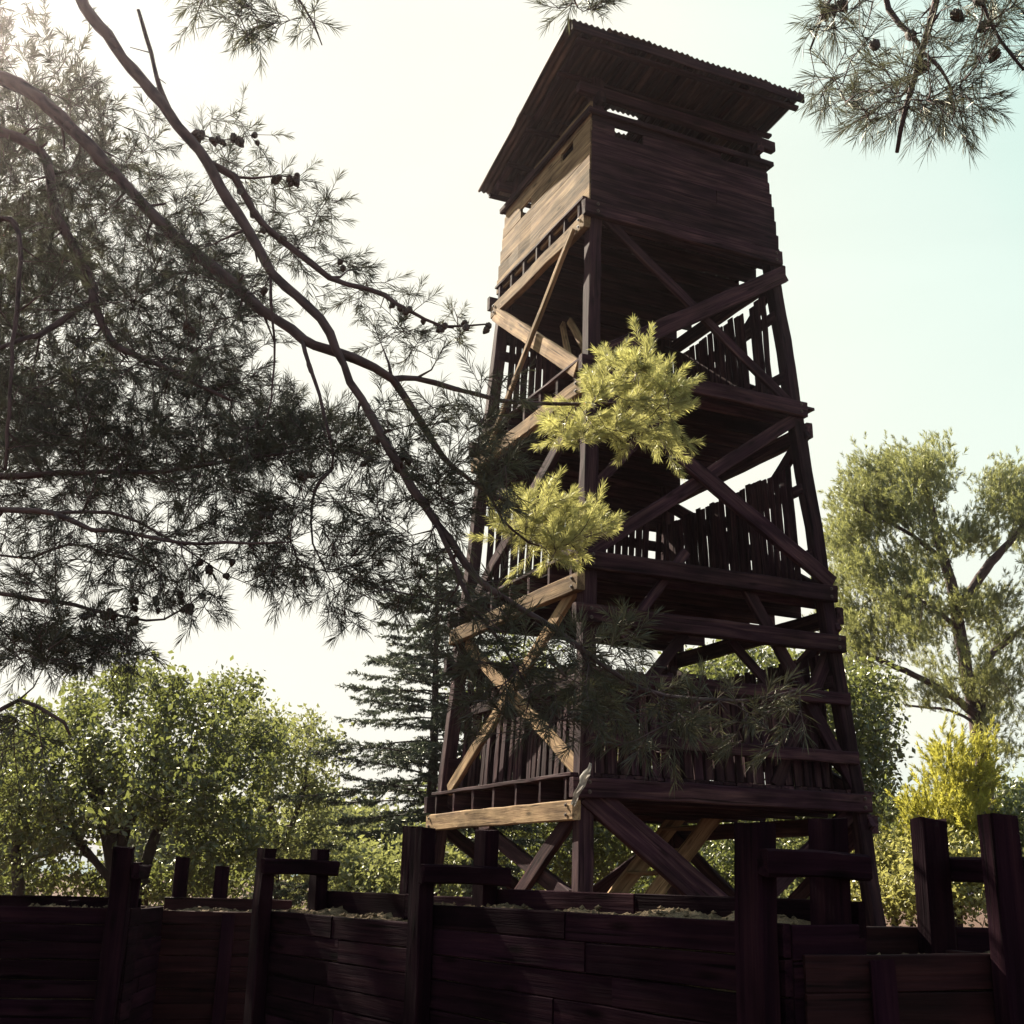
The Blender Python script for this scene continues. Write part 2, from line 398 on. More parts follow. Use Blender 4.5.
for lo, hi in ((0, 2.3), (2.6, 4.4), (4.8, 6.7), (7.05, 8.9)):
    for Fc in 'NE':
        h0 = half(Fc, (lo+hi)/2)-.05
        brace(Fc, (-h0, hi), (h0, lo), .16, .06, .0); brace(Fc, (h0, hi), (-h0, lo), .16, .06, -.075)
# loose struts inside the upper bay, sunlight painted into their pale colour
for P, Q in (((-1.0, -.4, 7.1), (-.55, .9, 8.7)), ((-.9, -.9, 7.1), (-.7, .4, 8.5)), ((-1.05, .1, 7.08), (-.9, -.75, 7.9))):
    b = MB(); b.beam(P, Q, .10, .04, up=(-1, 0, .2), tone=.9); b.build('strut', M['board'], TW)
# picket guards
def pickets(Fc, z0, z1, rails, d, skip=.03, rd=None, gap=(.008, .03)):
    zm = (z0+z1)/2; hf = half(Fc, z1)-.15
    b = MB(); t = -hf
    while t < hf:
        wd = random.uniform(.075, .105)
        if random.random() > skip:
            tl = random.uniform(-.007, .007)
            dz = random.uniform(-.025, .025)
            up = {'S': (0, -1, 0), 'N': (0, 1, 0), 'W': (-1, 0, 0), 'E': (1, 0, 0)}[Fc]
            b.beam(face(Fc, t+wd/2, z0+.012, d), face(Fc, t+wd/2+tl, z1+dz, d), wd, .022, up=up, jit=.003, ch=.004)
        t += wd+random.uniform(*gap)
    pk = b.build('picket_guard', M['tower'], TW)
    for zr in rails:
        rr = MB(); hr = half(Fc, zr)-.03
        o = d+.046 if rd is None else rd
        rr.beam(face(Fc, -hr, zr, o), face(Fc, hr, zr, o), .06, .13, jit=.005); rr.build('guard_rail', M['tower'], pk)
for k in (1, 2, 3):
    z0 = ZF[k]+.037
    for Fc in 'NE': pickets(Fc, z0, z0+1.45, (z0+.35, z0+1.15), -.165)
for z0, z1 in ((6.24, 6.92), (8.46, 9.02)):
    b = MB(); z = z0
    while z < z1-.03:
        hf = half('N', z)-.02
        b.beam(face('N', -hf, z+.085, -.02), face('N', hf, z+.085, -.02), .196, .03, up=(0, 1, 0), jit=.004); z += .185
    b.build('back_boards', M['tower'], TW)
brace('S', (-.2, 6.9), (-1.40, 5.55), .11, .06, -.09)
brace('S', (1.62, 2.75), (.25, 4.1), .10, .05, -.14)
brace('S', (-1.55, 2.75), (-.35, 4.1), .12, .05, -.10)
pickets('S', ZF[1]+.037, 3.66, (2.93, 3.55), -.10, .05, .045, (.02, .05))
pickets('W', ZF[1]+.037, 3.75, (3.55,), -.17, .35, -.125, (.02, .08))
# stairs under the first floor
st_root = []
S0, S1 = V(-1.15, .55, -.05), V(1.25, .55, 2.5)
b = MB()
for dv in (-.42, .42): b.beam(S0+V(0, dv, 0), S1+V(0, dv, 0), .05, .20, tone=.9)
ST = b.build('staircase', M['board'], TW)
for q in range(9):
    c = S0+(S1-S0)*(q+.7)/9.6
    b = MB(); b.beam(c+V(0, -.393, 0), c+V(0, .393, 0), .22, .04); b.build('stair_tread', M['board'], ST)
# cabin walls in horizontal boards
rows = [9.145, 9.36, 9.57, 9.78, 9.97, 10.135, 10.285, 10.44, 10.585]
def cabin(Fc, wins, base=9.145):
    b = MB()
    for r in range(len(rows)-1):
        z0, z1 = rows[r], rows[r+1]
        if r == 7 and Fc != 'W': continue
        zm = (z0+z1)/2; hf = half(Fc, zm)+.03
        cuts = sorted((a, c) for (rr, a, c) in wins if rr == r)
        segs, t = [], -hf
        for a, c in cuts: segs.append((t, a)); t = c
        segs.append((t, hf if r < 7 else .35))
        for a, c in segs:
            # split long boards at a butt joint now and then
            parts = [(a, c)]
            if c-a > 1.8 and random.random() < .45:
                mjt = random.uniform(a+.5, c-.5); parts = [(a, mjt-.003), (mjt+.003, c)]
            for a2, c2 in parts:
                up = {'S': (0, -1, 0), 'N': (0, 1, 0), 'W': (-1, 0, 0), 'E': (1, 0, 0)}[Fc]
                g_ = random.choice((.004, .006, .022)) if Fc == 'W' else .006
                dz = random.uniform(-.004, .004)
                b.beam(face(Fc, a2, zm+dz, .035), face(Fc, c2, zm-dz, .035), z1-z0-g_, .032, up=up, jit=.004, ch=.004)
    return b.build('cabin_wall', M['board' if Fc == 'W' else 'tower'], TW)  # west wall paler than the rest: sunlight painted into its boards
cabin('S', [(5, -.96, -.56), (6, .56, .98)] )
cabin('W', [(5, -.80, -.47), (4, .36, .68)])
cabin('N', [(5, -.4, .4)]); cabin('E', [(5, -.35, .35)])
for Fc in 'SNWE':
    z = 10.74 if Fc in 'SN' else 10.62
    hf = half(Fc, z)+(.22 if Fc in 'SN' else .12)
    b = MB(); b.beam(face(Fc, -hf, z, -.06 if Fc in 'WE' else .02), face(Fc, hf, z, -.06 if Fc in 'WE' else .02), .10, .14); b.build('top_plate', M['tower'], TW)
    b = MB(); hr = half(Fc, 10.40)+.10
    b.beam(face(Fc, -hr, 10.405, .085), face(Fc, hr, 10.405, .085), .055, .07); b.build('rim_rail', M['tower'], TW)
# roof: rafters, battens and corrugated sheets, falling to the back
RF = [V(-1.80, -1.76, 11.12), V(1.42, -1.80, 11.14), V(1.46, 1.50, 10.86), V(-1.52, 1.52, 10.84)]
def rp(s, t, dz=0.):      # s across 0..1, t front to back 0..1
    a = RF[0]*(1-s)+RF[1]*s; b_ = RF[3]*(1-s)+RF[2]*s
    return a*(1-t)+b_*t+V(0, 0, dz)
b = MB(); b.beam(rp(-.004, -.008, -.07), rp(1.006, -.008, -.07), .03, .12, tone=.3); ROOF = b.build('roof', M['tower'], TW)
for s_ in (.06, .262, .50, .75, .965):
    b = MB(); b.beam(rp(s_, .012, -.075), rp(s_, .985, -.075), .07, .10, tone=.25); b.build('rafter', M['tower'], ROOF)
for t_ in (.025, .2, .53, .75, .975):
    b = MB(); b.beam(rp(.03, t_, -.149), rp(.995, t_, -.149), .08, .045, tone=.3); b.build('batten', M['tower'], ROOF)
ns = 6
HOLE = None
def sheet(s0, s1, t0, t1, lift):
    nu = max(12, int((s1-s0)*3.25/.0125)); nv = 8
    ss = np.linspace(s0, s1, nu); tt = np.linspace(t0, t1, nv)
    vs = []
    for t in tt:
        for s_ in ss:
            wv = .013*math.sin(s_*3.25/.076*2*math.pi)
            sag = .008*math.sin(t*9+s0*20)
            vs.append(rp(s_, t, wv+lift+sag))
    vs = np.array(vs)
    i = np.arange(nv-1)[:, None]*nu+np.arange(nu-1)[None]
    fc = np.stack([i, i+1, i+nu+1, i+nu], -1).reshape(-1, 4)
    o = np_mesh('roof_sheet', vs, fc, M['tin'], ROOF, smooth=True)
    md = o.modifiers.new('thick', 'SOLIDIFY'); md.thickness = .0025
    return o
ed = [0, .15, .31, .475, .65, .83, 1]
for q in range(ns):
    e0 = -.014+random.uniform(-.004, .006)
    sheet(ed[q]-.012, ed[q+1]+.012, e0, .545 if q != 2 else .355, .006+.006*(q % 2))
    sheet(ed[q]-.012, ed[q+1]+.012, .50 if q != 2 else .455, 1.012+random.uniform(-.01, .012), -.010+.006*(q % 2))
# torn cloth strip on the front corner
rag = MB()
pc = []
base = np.array(TW.location)
ct, stn = math.cos(TH), math.sin(TH)
def tw(p): return V(p[0]*ct-p[1]*stn+base[0], p[0]*stn+p[1]*ct+base[1], p[2])
ra = tw(V(-1.86, -2.05, 2.28)); rb = ra+V(.17, -.05, .38)
vs = []
for a in range(9):
    t = a/8
    wd = (.010+.022*math.sin(math.pi*(.15+.7*t)))*(1 if a < 7 else .55)
    c = ra*(1-t)+rb*t+V(.006*math.sin(a*2.1), .012*math.sin(a*1.7), 0)
    for s_ in (-1, -.3, .4, 1):
        e_ = wd*s_+(rng.normal(0, .006) if abs(s_) == 1 else 0)
        vs.append(c+V(e_*.85, .014*math.sin(s_*4+a), -e_*.5))
i = np.arange(8)[:, None]*4+np.arange(3)[None]
o = np_mesh('torn_cloth', np.array(vs), np.stack([i, i+1, i+5, i+4], -1).reshape(-1, 4), M['rag'], smooth=True)
md = o.modifiers.new('thick', 'SOLIDIFY'); md.thickness = .003
tag(o, 'torn pale cloth strip caught on the front corner of the tower', 'cloth')

# ------------------------------------------------------------------ stockade: double plank walls filled with gravel
def stockade(p, q, label, zf, zb, th=.35, name='stockade_wall', frames=(), board=.112, back_posts=(), mid_posts=(), pmat='stock', fill=-.03, battens=(), flip=False):
    p, q = V(*p), V(*q); Lg = np.linalg.norm(q-p); x = (q-p)/Lg; nb = V(-x[1], x[0])
    if nb[1] < 0: nb = -nb                       # towards the far side
    if flip: nb = -nb
    c = (p+q)/2
    root = empty(name, (c[0], c[1], 0)); tag(root, label, 'wooden wall', 'sections of the plank stockade')
    W = lambda s, d, z: V(*(p+x*s+nb*d-c), z)
    upn = (nb[0], nb[1], 0)
    for side, d, zt in (('f', 0, zf), ('b', th, zb)):
        b = MB(); z = zt
        while z > -.1:
            h = board*random.uniform(.9, 1.15)
            sp = [0, Lg] if Lg < 1.4 else [0, Lg*random.uniform(.35, .65), Lg]
            for a in range(len(sp)-1):
                b.beam(W(sp[a]+.003, d, z-h/2), W(sp[a+1]-.003, d+random.uniform(-.004, .004), z-h/2+random.uniform(-.0015, .0015)), h-.004, .034, up=upn, jit=.0015, ch=.004)
            z -= h
        b.build('plank_skin', M[pmat], root)
    b = MB(); z = zf
    while z > -.1:
        b.beam(W(Lg-.012, .02, z-board/2), W(Lg-.012, th-.02, z-board/2), .03, board-.004, jit=.0015, ch=.004); z -= board
    b.build('end_boards', M[pmat], root)
    ng, mg = max(8, int(Lg/.025)), 14
    sg = np.linspace(.02, Lg-.035, ng); dg = np.concatenate([[.019], np.linspace(.0195, th-.0195, mg-2), [th-.019]])
    vs = []
    ph = random.random()*9
    for s_ in sg:
        for kd, d in enumerate(dg):
            if kd in (0, mg-1): vs.append(W(s_, d, -.15)); continue
            vs.append(W(s_, d, zf+fill+.012*math.sin(s_*3+ph)+.010*math.sin(s_*11+d*14)-.012+random.gauss(0, .007)+.05*(d/th)*(zb-zf)/.12))
    i = np.arange(ng-1)[:, None]*mg+np.arange(mg-1)[None]
    va = np.array(vs); top = va.reshape(len(sg), mg, 3)[:, 2:-2].reshape(-1, 3)
    npb = int(Lg*170); pc_ = top[rng.integers(0, len(top), npb)]+rng.normal(0, .006, (npb, 3))*V(1, 1, .3)
    oc = np.array([(1, 0, 0), (-1, 0, 0), (0, 1, 0), (0, -1, 0), (0, 0, 1), (0, 0, -1)], float)
    pv_ = (pc_[:, None]+(oc[None]+rng.normal(0, .2, (npb, 6, 3)))*rng.uniform(.006, .017, (npb, 1, 1))*V(1, 1, .75)).reshape(-1, 3)
    tf = np.array([(0, 2, 4), (2, 1, 4), (1, 3, 4), (3, 0, 4), (2, 0, 5), (1, 2, 5), (3, 1, 5), (0, 3, 5)])
    tri = (np.arange(npb)[:, None, None]*6+tf[None]).reshape(-1, 3)+len(va)
    np_mesh('gravel_fill', np.vstack([va, pv_]), [np.stack([i, i+mg, i+mg+1, i+1], -1).reshape(-1, 4), tri], M['gravel'], root)
    for s_, ztf, ztb, zc in frames:
        sw = .125
        b = MB(); b.beam(W(s_, -.058, -.2), W(s_, -.058, ztf), sw, .08, up=upn, jit=.004, ch=.009, tone=.3); b.build('post', M['stock'], root)
        b = MB(); b.beam(W(s_, th-.06, -.2), W(s_, th-.06, ztb), sw*.95, .08, up=upn, jit=.004, ch=.009, tone=.3); b.build('post', M['stock'], root)
        b = MB(); b.beam(W(s_+.088, -.11, zc), W(s_+.088, th+.02, zc), .05, .088, jit=.004, tone=.35); b.build('crosspiece', M['stock'], root)
    for s_, zt in back_posts:
        b = MB(); b.beam(W(s_, th+.06, -.2), W(s_, th+.06, zt), .11, .08, up=upn, jit=.004, ch=.009, tone=.3); b.build('post', M['stock'], root)
    for s_ in battens:
        b = MB(); b.beam(W(s_, -.028, -.1), W(s_, -.028, zf-.02), .10, .022, up=upn, jit=.003, tone=.8); b.build('batten', M['stock'], root)
    return root
P0 = (-4.9, 7.75); N1 = (-2.34, 8.0); MM = (-2.56, 9.55); EE = (-1.62, 9.75)
P1 = (-1.41, 7.62); P2 = (-.40, 6.06); P3 = (.905, 4.04); R2 = (1.74, 4.42); R3 = (3.0, 4.95)
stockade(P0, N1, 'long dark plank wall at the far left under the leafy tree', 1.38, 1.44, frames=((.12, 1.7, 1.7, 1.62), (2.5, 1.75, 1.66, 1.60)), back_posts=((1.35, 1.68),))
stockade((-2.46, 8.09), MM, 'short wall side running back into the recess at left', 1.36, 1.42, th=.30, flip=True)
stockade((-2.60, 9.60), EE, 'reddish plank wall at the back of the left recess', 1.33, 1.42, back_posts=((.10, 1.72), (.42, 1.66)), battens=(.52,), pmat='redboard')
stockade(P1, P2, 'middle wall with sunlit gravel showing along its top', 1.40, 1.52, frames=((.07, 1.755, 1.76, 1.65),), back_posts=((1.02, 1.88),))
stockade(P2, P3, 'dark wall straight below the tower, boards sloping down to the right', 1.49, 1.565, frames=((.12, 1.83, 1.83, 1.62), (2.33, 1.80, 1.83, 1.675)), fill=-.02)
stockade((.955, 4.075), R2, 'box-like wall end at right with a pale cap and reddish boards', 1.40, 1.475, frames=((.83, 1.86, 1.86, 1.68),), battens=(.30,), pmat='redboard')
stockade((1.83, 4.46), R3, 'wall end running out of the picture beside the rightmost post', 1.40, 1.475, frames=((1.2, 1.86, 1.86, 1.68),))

# ------------------------------------------------------------------ plants
def spline(pts, step=.1):
    pts = np.asarray(pts, float)
    P = np.vstack([2*pts[0]-pts[1], pts, 2*pts[-1]-pts[-2]])
    out = []
    for i in range(1, len(P)-2):
        n = max(2, int(np.linalg.norm(P[i+1]-P[i])/step))
        t = np.linspace(0, 1, n, endpoint=False)[:, None]
        out.append(.5*((2*P[i])+(-P[i-1]+P[i+1])*t+(2*P[i-1]-5*P[i]+4*P[i+1]-P[i+2])*t**2+(-P[i-1]+3*P[i]-3*P[i+1]+P[i+2])*t**3))
    out.append(P[-2][None])
    return np.vstack(out)
def perp(d):
    r = rng.normal(0, 1, d.shape); r -= (r*d).sum(-1, keepdims=True)*d
    return nrm(r)
class Skel:
    """grown skeleton: limbs given, twigs reach out to target points from the nearest wood"""
    def __init__(s): s.p = []; s.d = []; s.r = []
    def add(s, pts, rad):
        d = nrm(np.gradient(pts, axis=0)); s.p.append(pts); s.d.append(d); s.r.append(rad)
    def limb(s, pts, r0, r1, wob=.012, step=.1):
        q = spline(pts, step); n = len(q)
        w_ = np.cumsum(rng.normal(0, wob, (n, 3)), axis=0); w_ -= np.linspace(0, 1, n)[:, None]*w_[-1]; q = q+w_*.5
        rad = np.linspace(1, 0, n)**.8*(r0-r1)+r1
        nz = np.convolve(rng.normal(0, 1, n+8), np.ones(5)/5, 'same')[4:-4]
        rad = rad*(1+.16*nz)
        s.add(q, rad); return q, rad
    def grow(s, targets, sag=.12, rmax=.012, rmin=.0022, step=.09, wob=.012, fwd=.35):
        P = np.vstack(s.p); D = np.vstack(s.d); Rr = np.concatenate(s.r)
        dm = np.array([np.min(((P-t)**2).sum(1)) for t in targets])
        paths = []
        buf = [P]; bd = [D]; br = [Rr]
        for t in targets[np.argsort(dm)]:
            P = buf[0] if len(buf) == 1 else np.vstack(buf); D = np.vstack(bd); Rr = np.concatenate(br)
            dv = t-P; dist = np.sqrt((dv**2).sum(1))
            al = (dv*D).sum(1)/np.maximum(dist, 1e-6)
            k = int(np.argmin(dist*(1.25-.3*al)))
            L_ = dist[k]
            if L_ < .05: continue
            n = max(3, int(L_/step)+1)
            c1 = P[k]+D[k]*L_*fwd*max(.2, al[k]) + dv[k]*.15
            c2 = P[k]+dv[k]*.72+V(0, 0, sag*L_)
            tt = np.linspace(0, 1, n)[:, None]
            q = (1-tt)**3*P[k]+3*(1-tt)**2*tt*c1+3*(1-tt)*tt**2*c2+tt**3*t
            q[1:-1] += rng.normal(0, wob, (n-2, 3))
            r0 = min(rmax, max(Rr[k]*.62, rmin*1.3))
            rad = np.linspace(r0, rmin, n)
            paths.append((q, rad))
            buf = [np.vstack([P, q[1:]])]; bd = [np.vstack([D, nrm(np.gradient(q, axis=0))[1:]])]; br = [np.concatenate([Rr, rad[1:]])]
        return paths
def needles(B, D, Ls, k, nl, nw, ang=(25, 60), tone=None, base=0.):
    """B, D (n,3) shoot base and direction, Ls shoot lengths; k needles each -> triangles"""
    n = len(B)
    t = rng.random((n, k))**.8
    D2 = np.repeat(D[:, None], k, 1)
    Rd = perp(D2)
    a = np.radians(rng.uniform(ang[0], ang[1], (n, k, 1)))
    a = a*(1.15-.55*t[..., None])
    nd = D2*np.cos(a)+Rd*np.sin(a)
    p = B[:, None]+D2*(Ls[:, None, None]*t[..., None])
    l = nl*rng.uniform(.75, 1.15, (n, k, 1))
    tip = p+nd*l+V(0, 0, -1)*l*.08
    sd_ = nrm(np.cross(nd, rng.normal(0, 1, nd.shape)))*nw/2
    mid = p+nd*l*.55
    vs = np.stack([p-sd_*.6, p+sd_*.6, mid+sd_, tip, mid-sd_], 2).reshape(-1, 3)
    i = np.arange(n*k)[:, None]*5
    tn = rng.random((n, 1))*.6+rng.random((n, k))*.4 if tone is None else tone[:, None]*.7+rng.random((n, k))*.3
    return vs, i+np.array([[0, 1, 2, 3, 4]]), np.repeat(tn.ravel(), 5)
def leaves(P, k, spread, size, up=.3, asp=.55):
    n = len(P)
    c = P[:, None]+rng.normal(0, 1, (n, k, 3))*V(*spread if hasattr(spread, '__len__') else (spread,)*3)
    c = c.reshape(-1, 3); m_ = len(c)
    ax = nrm(rng.normal(0, 1, (m_, 3))+V(0, 0, -.25)); nr = nrm(np.cross(ax, rng.normal(0, 1, (m_, 3)))+V(0, 0, up)); sd_ = nrm(np.cross(ax, nr))
    s_ = size*(.45+1.0*rng.random((m_, 1))**1.6)*1.15
    fold = nrm(np.cross(sd_, ax))*s_*.10
    vs = np.stack([c-ax*s_*.5, c+sd_*s_*asp*.5+fold, c+ax*s_*.5, c-sd_*s_*asp*.5+fold], 1).reshape(-1, 3)
    i = np.arange(m_)[:, None]*4
    tn = (rng.random((n, 1))*.55+rng.random((n, k))*.45).ravel()
    return vs, i+np.array([[0, 1, 2, 3]]), np.repeat(tn, 4)
def merge(parts):
    vs, fs, ts, o = [], [], [], 0
    for v_, f_, t_ in parts:
        vs.append(v_); fs.append(f_+o); ts.append(t_); o += len(v_)
    return np.concatenate(vs), np.concatenate(fs), np.concatenate(ts)
def ell(px, py, rx, ry, Y, dY, n, flat=0):
    """n points scattered through a volume seen at px, py at depth Y"""
    a = rng.random(n)*2*math.pi; r_ = np.sqrt(rng.random(n))
    return np.array([at(px+rx*math.cos(b_)*c_, py+ry*math.sin(b_)*c_, Y+rng.normal(0, dY*.5)) for b_, c_ in zip(a, r_)])
def shoots(paths, per=.07, frac=.55, Lr=(.09, .17), rise=.25, out=.9):
    B, D, Ls = [], [], []
    for q, rad in paths:
        d = nrm(np.gradient(q, axis=0)); n = len(q)
        seg = np.linalg.norm(np.diff(q, axis=0), axis=1).sum()
        m_ = max(1, int(seg*frac/per))
        for j in range(m_):
            t = 1-frac*rng.random(); i = min(n-1, int(t*(n-1)))
            dd = d[i]*(.7)+perp(d[i][None])[0]*out*rng.uniform(.5, 1)+V(0, 0, rise)
            B.append(q[i]); D.append(dd); Ls.append(rng.uniform(*Lr))
        B.append(q[-1]); D.append(d[-1]+V(0, 0, rise*.6)); Ls.append(rng.uniform(*Lr)*1.1)
    return np.array(B), nrm(np.array(D)), np.array(Ls)
def shoot_twigs(mb, B, D, Ls, r=.0022, every=1):
    for b_, d, l in zip(B[::every], D[::every], Ls[::every]):
        mb.tube(np.array([b_, b_+d*l*.95]), (r, r*.6), 3)

def cone_mesh():
    nv, nu = 13, 14
    vs = []
    for i in range(nv):
        t = i/(nv-1); rr = .0225*math.sin(math.pi*(t**.75)*.96+.10)**.8
        for j in range(nu):
            a = 2*math.pi*j/nu+(i % 2)*math.pi/nu
            k = rr*(1+.16*((i+j) % 2)-.05)
            vs.append((k*math.cos(a), k*math.sin(a), -.058*t+(.006 if (i+j) % 2 else 0)))
    i = np.arange(nv-1)[:, None]*nu; j = np.arange(nu)[None]
    fc = np.stack([i+j, i+(j+1) % nu, i+nu+(j+1) % nu, i+nu+j], -1).reshape(-1, 4)
    me = bpy.data.meshes.new('pine_cone'); me.from_pydata(vs, [], fc.tolist()); me.materials.append(M['cone']); me.update()
    return me
CONE = cone_mesh()
def cones(pts, root, scale=1., paths=None):
    if paths:
        W_ = np.vstack([q for q, _ in paths])
        pts = [W_[np.argmin(((W_-p)**2).sum(1))]+rng.normal(0, .012, 3) for p in pts]
    o0 = np.array(root.location)
    for p in pts:
        o = bpy.data.objects.new('pine_cone', CONE); col.objects.link(o); o.parent = root
        o.location = p-o0; s_ = scale*random.uniform(.8, 1.2); o.scale = (s_, s_, s_)
        o.rotation_euler = (random.uniform(-.9, .9), random.uniform(-.9, .9), random.random()*6)
def rebase(o, root): # geometry given in world coordinates: shift it under the root
    o.location = -Vector(root.location); return o

# ---- the big foreground pine: trunk outside the frame at left, limbs sweeping over the stockade
LP = empty('pine_tree', (-4.7, 6.2, 0))
tag(LP, 'large old pine with limbs and hanging needles sweeping in from the left', 'pine tree')
sk_ = Skel()
tr = spline([(-4.7, 6.2, -.2), (-4.65, 6.25, 2.5), (-4.45, 6.3, 5), (-4.5, 6.5, 7.4), (-4.2, 6.6, 9.5), (-4.3, 6.6, 11.5)], .15)
mb = MB(); mb.tube(tr, np.linspace(.26, .06, len(tr)), 14, bump=.03); rebase(mb.build('trunk', M['pbark'], LP, True), LP)
LIMBS = [
    # pixel x, y, depth ... ; first point may lie on the trunk
    ([(-4.4, 6.4, 7.9), (40, -40, 6.2), (95, 30, 6.1), (165, 112, 6.0), (225, 195, 5.9), (270, 270, 5.8), (312, 318, 5.7), (345, 385, 5.7), (385, 455, 5.6), (432, 525, 5.5), (475, 580, 5.4), (535, 622, 5.3), (640, 690, 5.2), (740, 702, 5.1), (800, 690, 5.0)], .045, .006),
    ([(-4.5, 6.4, 6.8), (-60, 60, 6.6), (30, 90, 6.5), (100, 160, 6.4), (165, 225, 6.2), (225, 275, 6.1), (275, 325, 6.0), (312, 348, 5.9), (350, 362, 6.0), (388, 385, 6.2), (412, 420, 6.3), (440, 462, 6.5), (485, 492, 6.8), (545, 520, 7.1)], .053, .010),
    ([(388, 384, 6.2), (420, 378, 6.4), (455, 390, 6.6), (500, 402, 6.9), (560, 405, 7.1), (625, 402, 7.2)], .019, .006),
    ([(-4.5, 6.35, 6.4), (-70, 110, 7.0), (40, 150, 6.9), (60, 215, 6.8), (92, 275, 6.8), (95, 310, 6.7), (115, 345, 6.7), (150, 362, 6.6), (185, 380, 6.5), (230, 400, 6.4)], .050, .008),
    ([(205, 165, 5.95), (232, 178, 6.0), (262, 225, 6.0), (290, 248, 6.0), (322, 276, 6.0), (365, 292, 6.0), (405, 315, 5.9), (440, 328, 5.9), (488, 324, 5.9)], .024, .004),
    ([(207, 168, 5.95), (180, 122, 6.1), (162, 85, 6.15), (150, 50, 6.2), (138, 10, 6.2)], .022, .010),
    ([(-4.5, 6.35, 5.6), (-60, 470, 6.8), (0, 482, 6.6), (60, 476, 6.5), (110, 474, 6.4), (165, 474, 6.3), (230, 462, 6.2), (300, 450, 6.1), (325, 445, 6.1)], .034, .005),
    ([(-4.5, 6.35, 5.3), (-60, 520, 6.0), (0, 518, 5.9), (50, 520, 5.8), (90, 535, 5.8), (130, 538, 5.7), (180, 545, 5.6), (230, 545, 5.6), (290, 542, 5.5)], .034, .004),
    ([(60, 522, 5.8), (110, 514, 5.9), (140, 522, 5.9), (180, 545, 5.9), (225, 575, 5.9)], .010, .003),
    ([(-4.55, 6.3, 4.9), (-60, 560, 6.4), (0, 553, 6.3), (35, 558, 6.2), (70, 543, 6.1), (105, 552, 6.0), (135, 560, 6.0)], .020, .004),
    ([(-4.55, 6.3, 4.6), (-60, 585, 6.3), (0, 592, 6.2), (60, 603, 6.1), (110, 615, 6.0), (165, 618, 5.9), (205, 590, 5.9)], .028, .003),
    ([(-4.4, 6.4, 7.2), (-50, 200, 6.2), (15, 225, 6.1), (18, 300, 6.0), (12, 380, 5.9), (5, 470, 5.9)], .022, .008),
    ([(92, 300, 6.75), (60, 322, 6.6), (25, 340, 6.4), (-10, 352, 6.2)], .022, .009),
    ([(-4.6, 6.25, 4.0), (-50, 690, 5.8), (20, 700, 5.7), (50, 715, 5.6), (70, 735, 5.6)], .026, .006),
    ([(275, 280, 5.8), (273, 340, 5.8), (270, 400, 5.8), (262, 430, 5.8)], .008, .004),
    ([(300, 350, 5.9), (318, 395, 5.8), (330, 440, 5.8), (332, 470, 5.8)], .013, .005),
    ([(318, 465, 5.8), (313, 500, 5.8), (312, 545, 5.7), (330, 580, 5.7)], .009, .003),
    ([(430, 522, 5.5), (455, 560, 5.45), (470, 600, 5.4), (500, 640, 5.4), (530, 690, 5.3)], .014, .004),
    ([(487, 493, 6.8), (515, 530, 6.95), (550, 548, 7.05), (592, 535, 7.1)], .010, .004),
    ([(-4.2, 6.6, 9.2), (60, -230, 5.6), (200, -110, 5.2), (270, -40, 5.0), (300, 5, 5.0), (322, 45, 5.0)], .035, .003),
    ([(-4.2, 6.6, 9.4), (120, -300, 5.4), (350, -200, 5.0), (500, -90, 4.8), (560, -20, 4.7), (578, 8, 4.7)], .034, .003),
]
WP = lambda a: V(*a) if a[0] < 0 and a[2] > 3 and abs(a[0]) < 5 and a[1] < 7 else at(*a)
for pts, r0, r1 in LIMBS:
    w3 = [V(*pts[0]) if abs(pts[0][0]) < 6 else at(*pts[0])]+[at(*a) for a in pts[1:]]
    if abs(pts[0][0]) >= 6 and pts[0][0] > 0 and sk_.p:      # side limbs spring from the nearest wood
        W_ = np.vstack(sk_.p); w3[0] = W_[np.argmin(((W_-w3[0])**2).sum(1))]
    q, rad = sk_.limb(w3, r0, r1)
    mb = MB(); mb.tube(q, rad, 10 if r0 > .02 else 6, bump=.07)
    dq = nrm(np.gradient(q, axis=0))
    for _ in range(9 if r0 > .03 else 3):          # broken stubs and knots
        a_ = random.randrange(len(q)//6, len(q)-2); sd2 = nrm(perp(dq[a_][None])[0]+dq[a_]*.5)
        if random.random() < .5: mb.tube(np.array([q[a_], q[a_]+sd2*(rad[a_]+random.uniform(.01, .03)), q[a_]+sd2*(rad[a_]+random.uniform(.05, .16))]), (rad[a_]*.32, rad[a_]*.25, rad[a_]*.16), 5)
        else: mb.tube(np.array([q[a_]-dq[a_]*.05, q[a_]-dq[a_]*.02+sd2*rad[a_]*.3, q[a_]+dq[a_]*.03+sd2*rad[a_]*.3, q[a_]+dq[a_]*.06]), (rad[a_]*.6, rad[a_]*1.0, rad[a_]*.95, rad[a_]*.5), 7)
    rebase(mb.build('branch', M['pbark'], LP, True), LP)
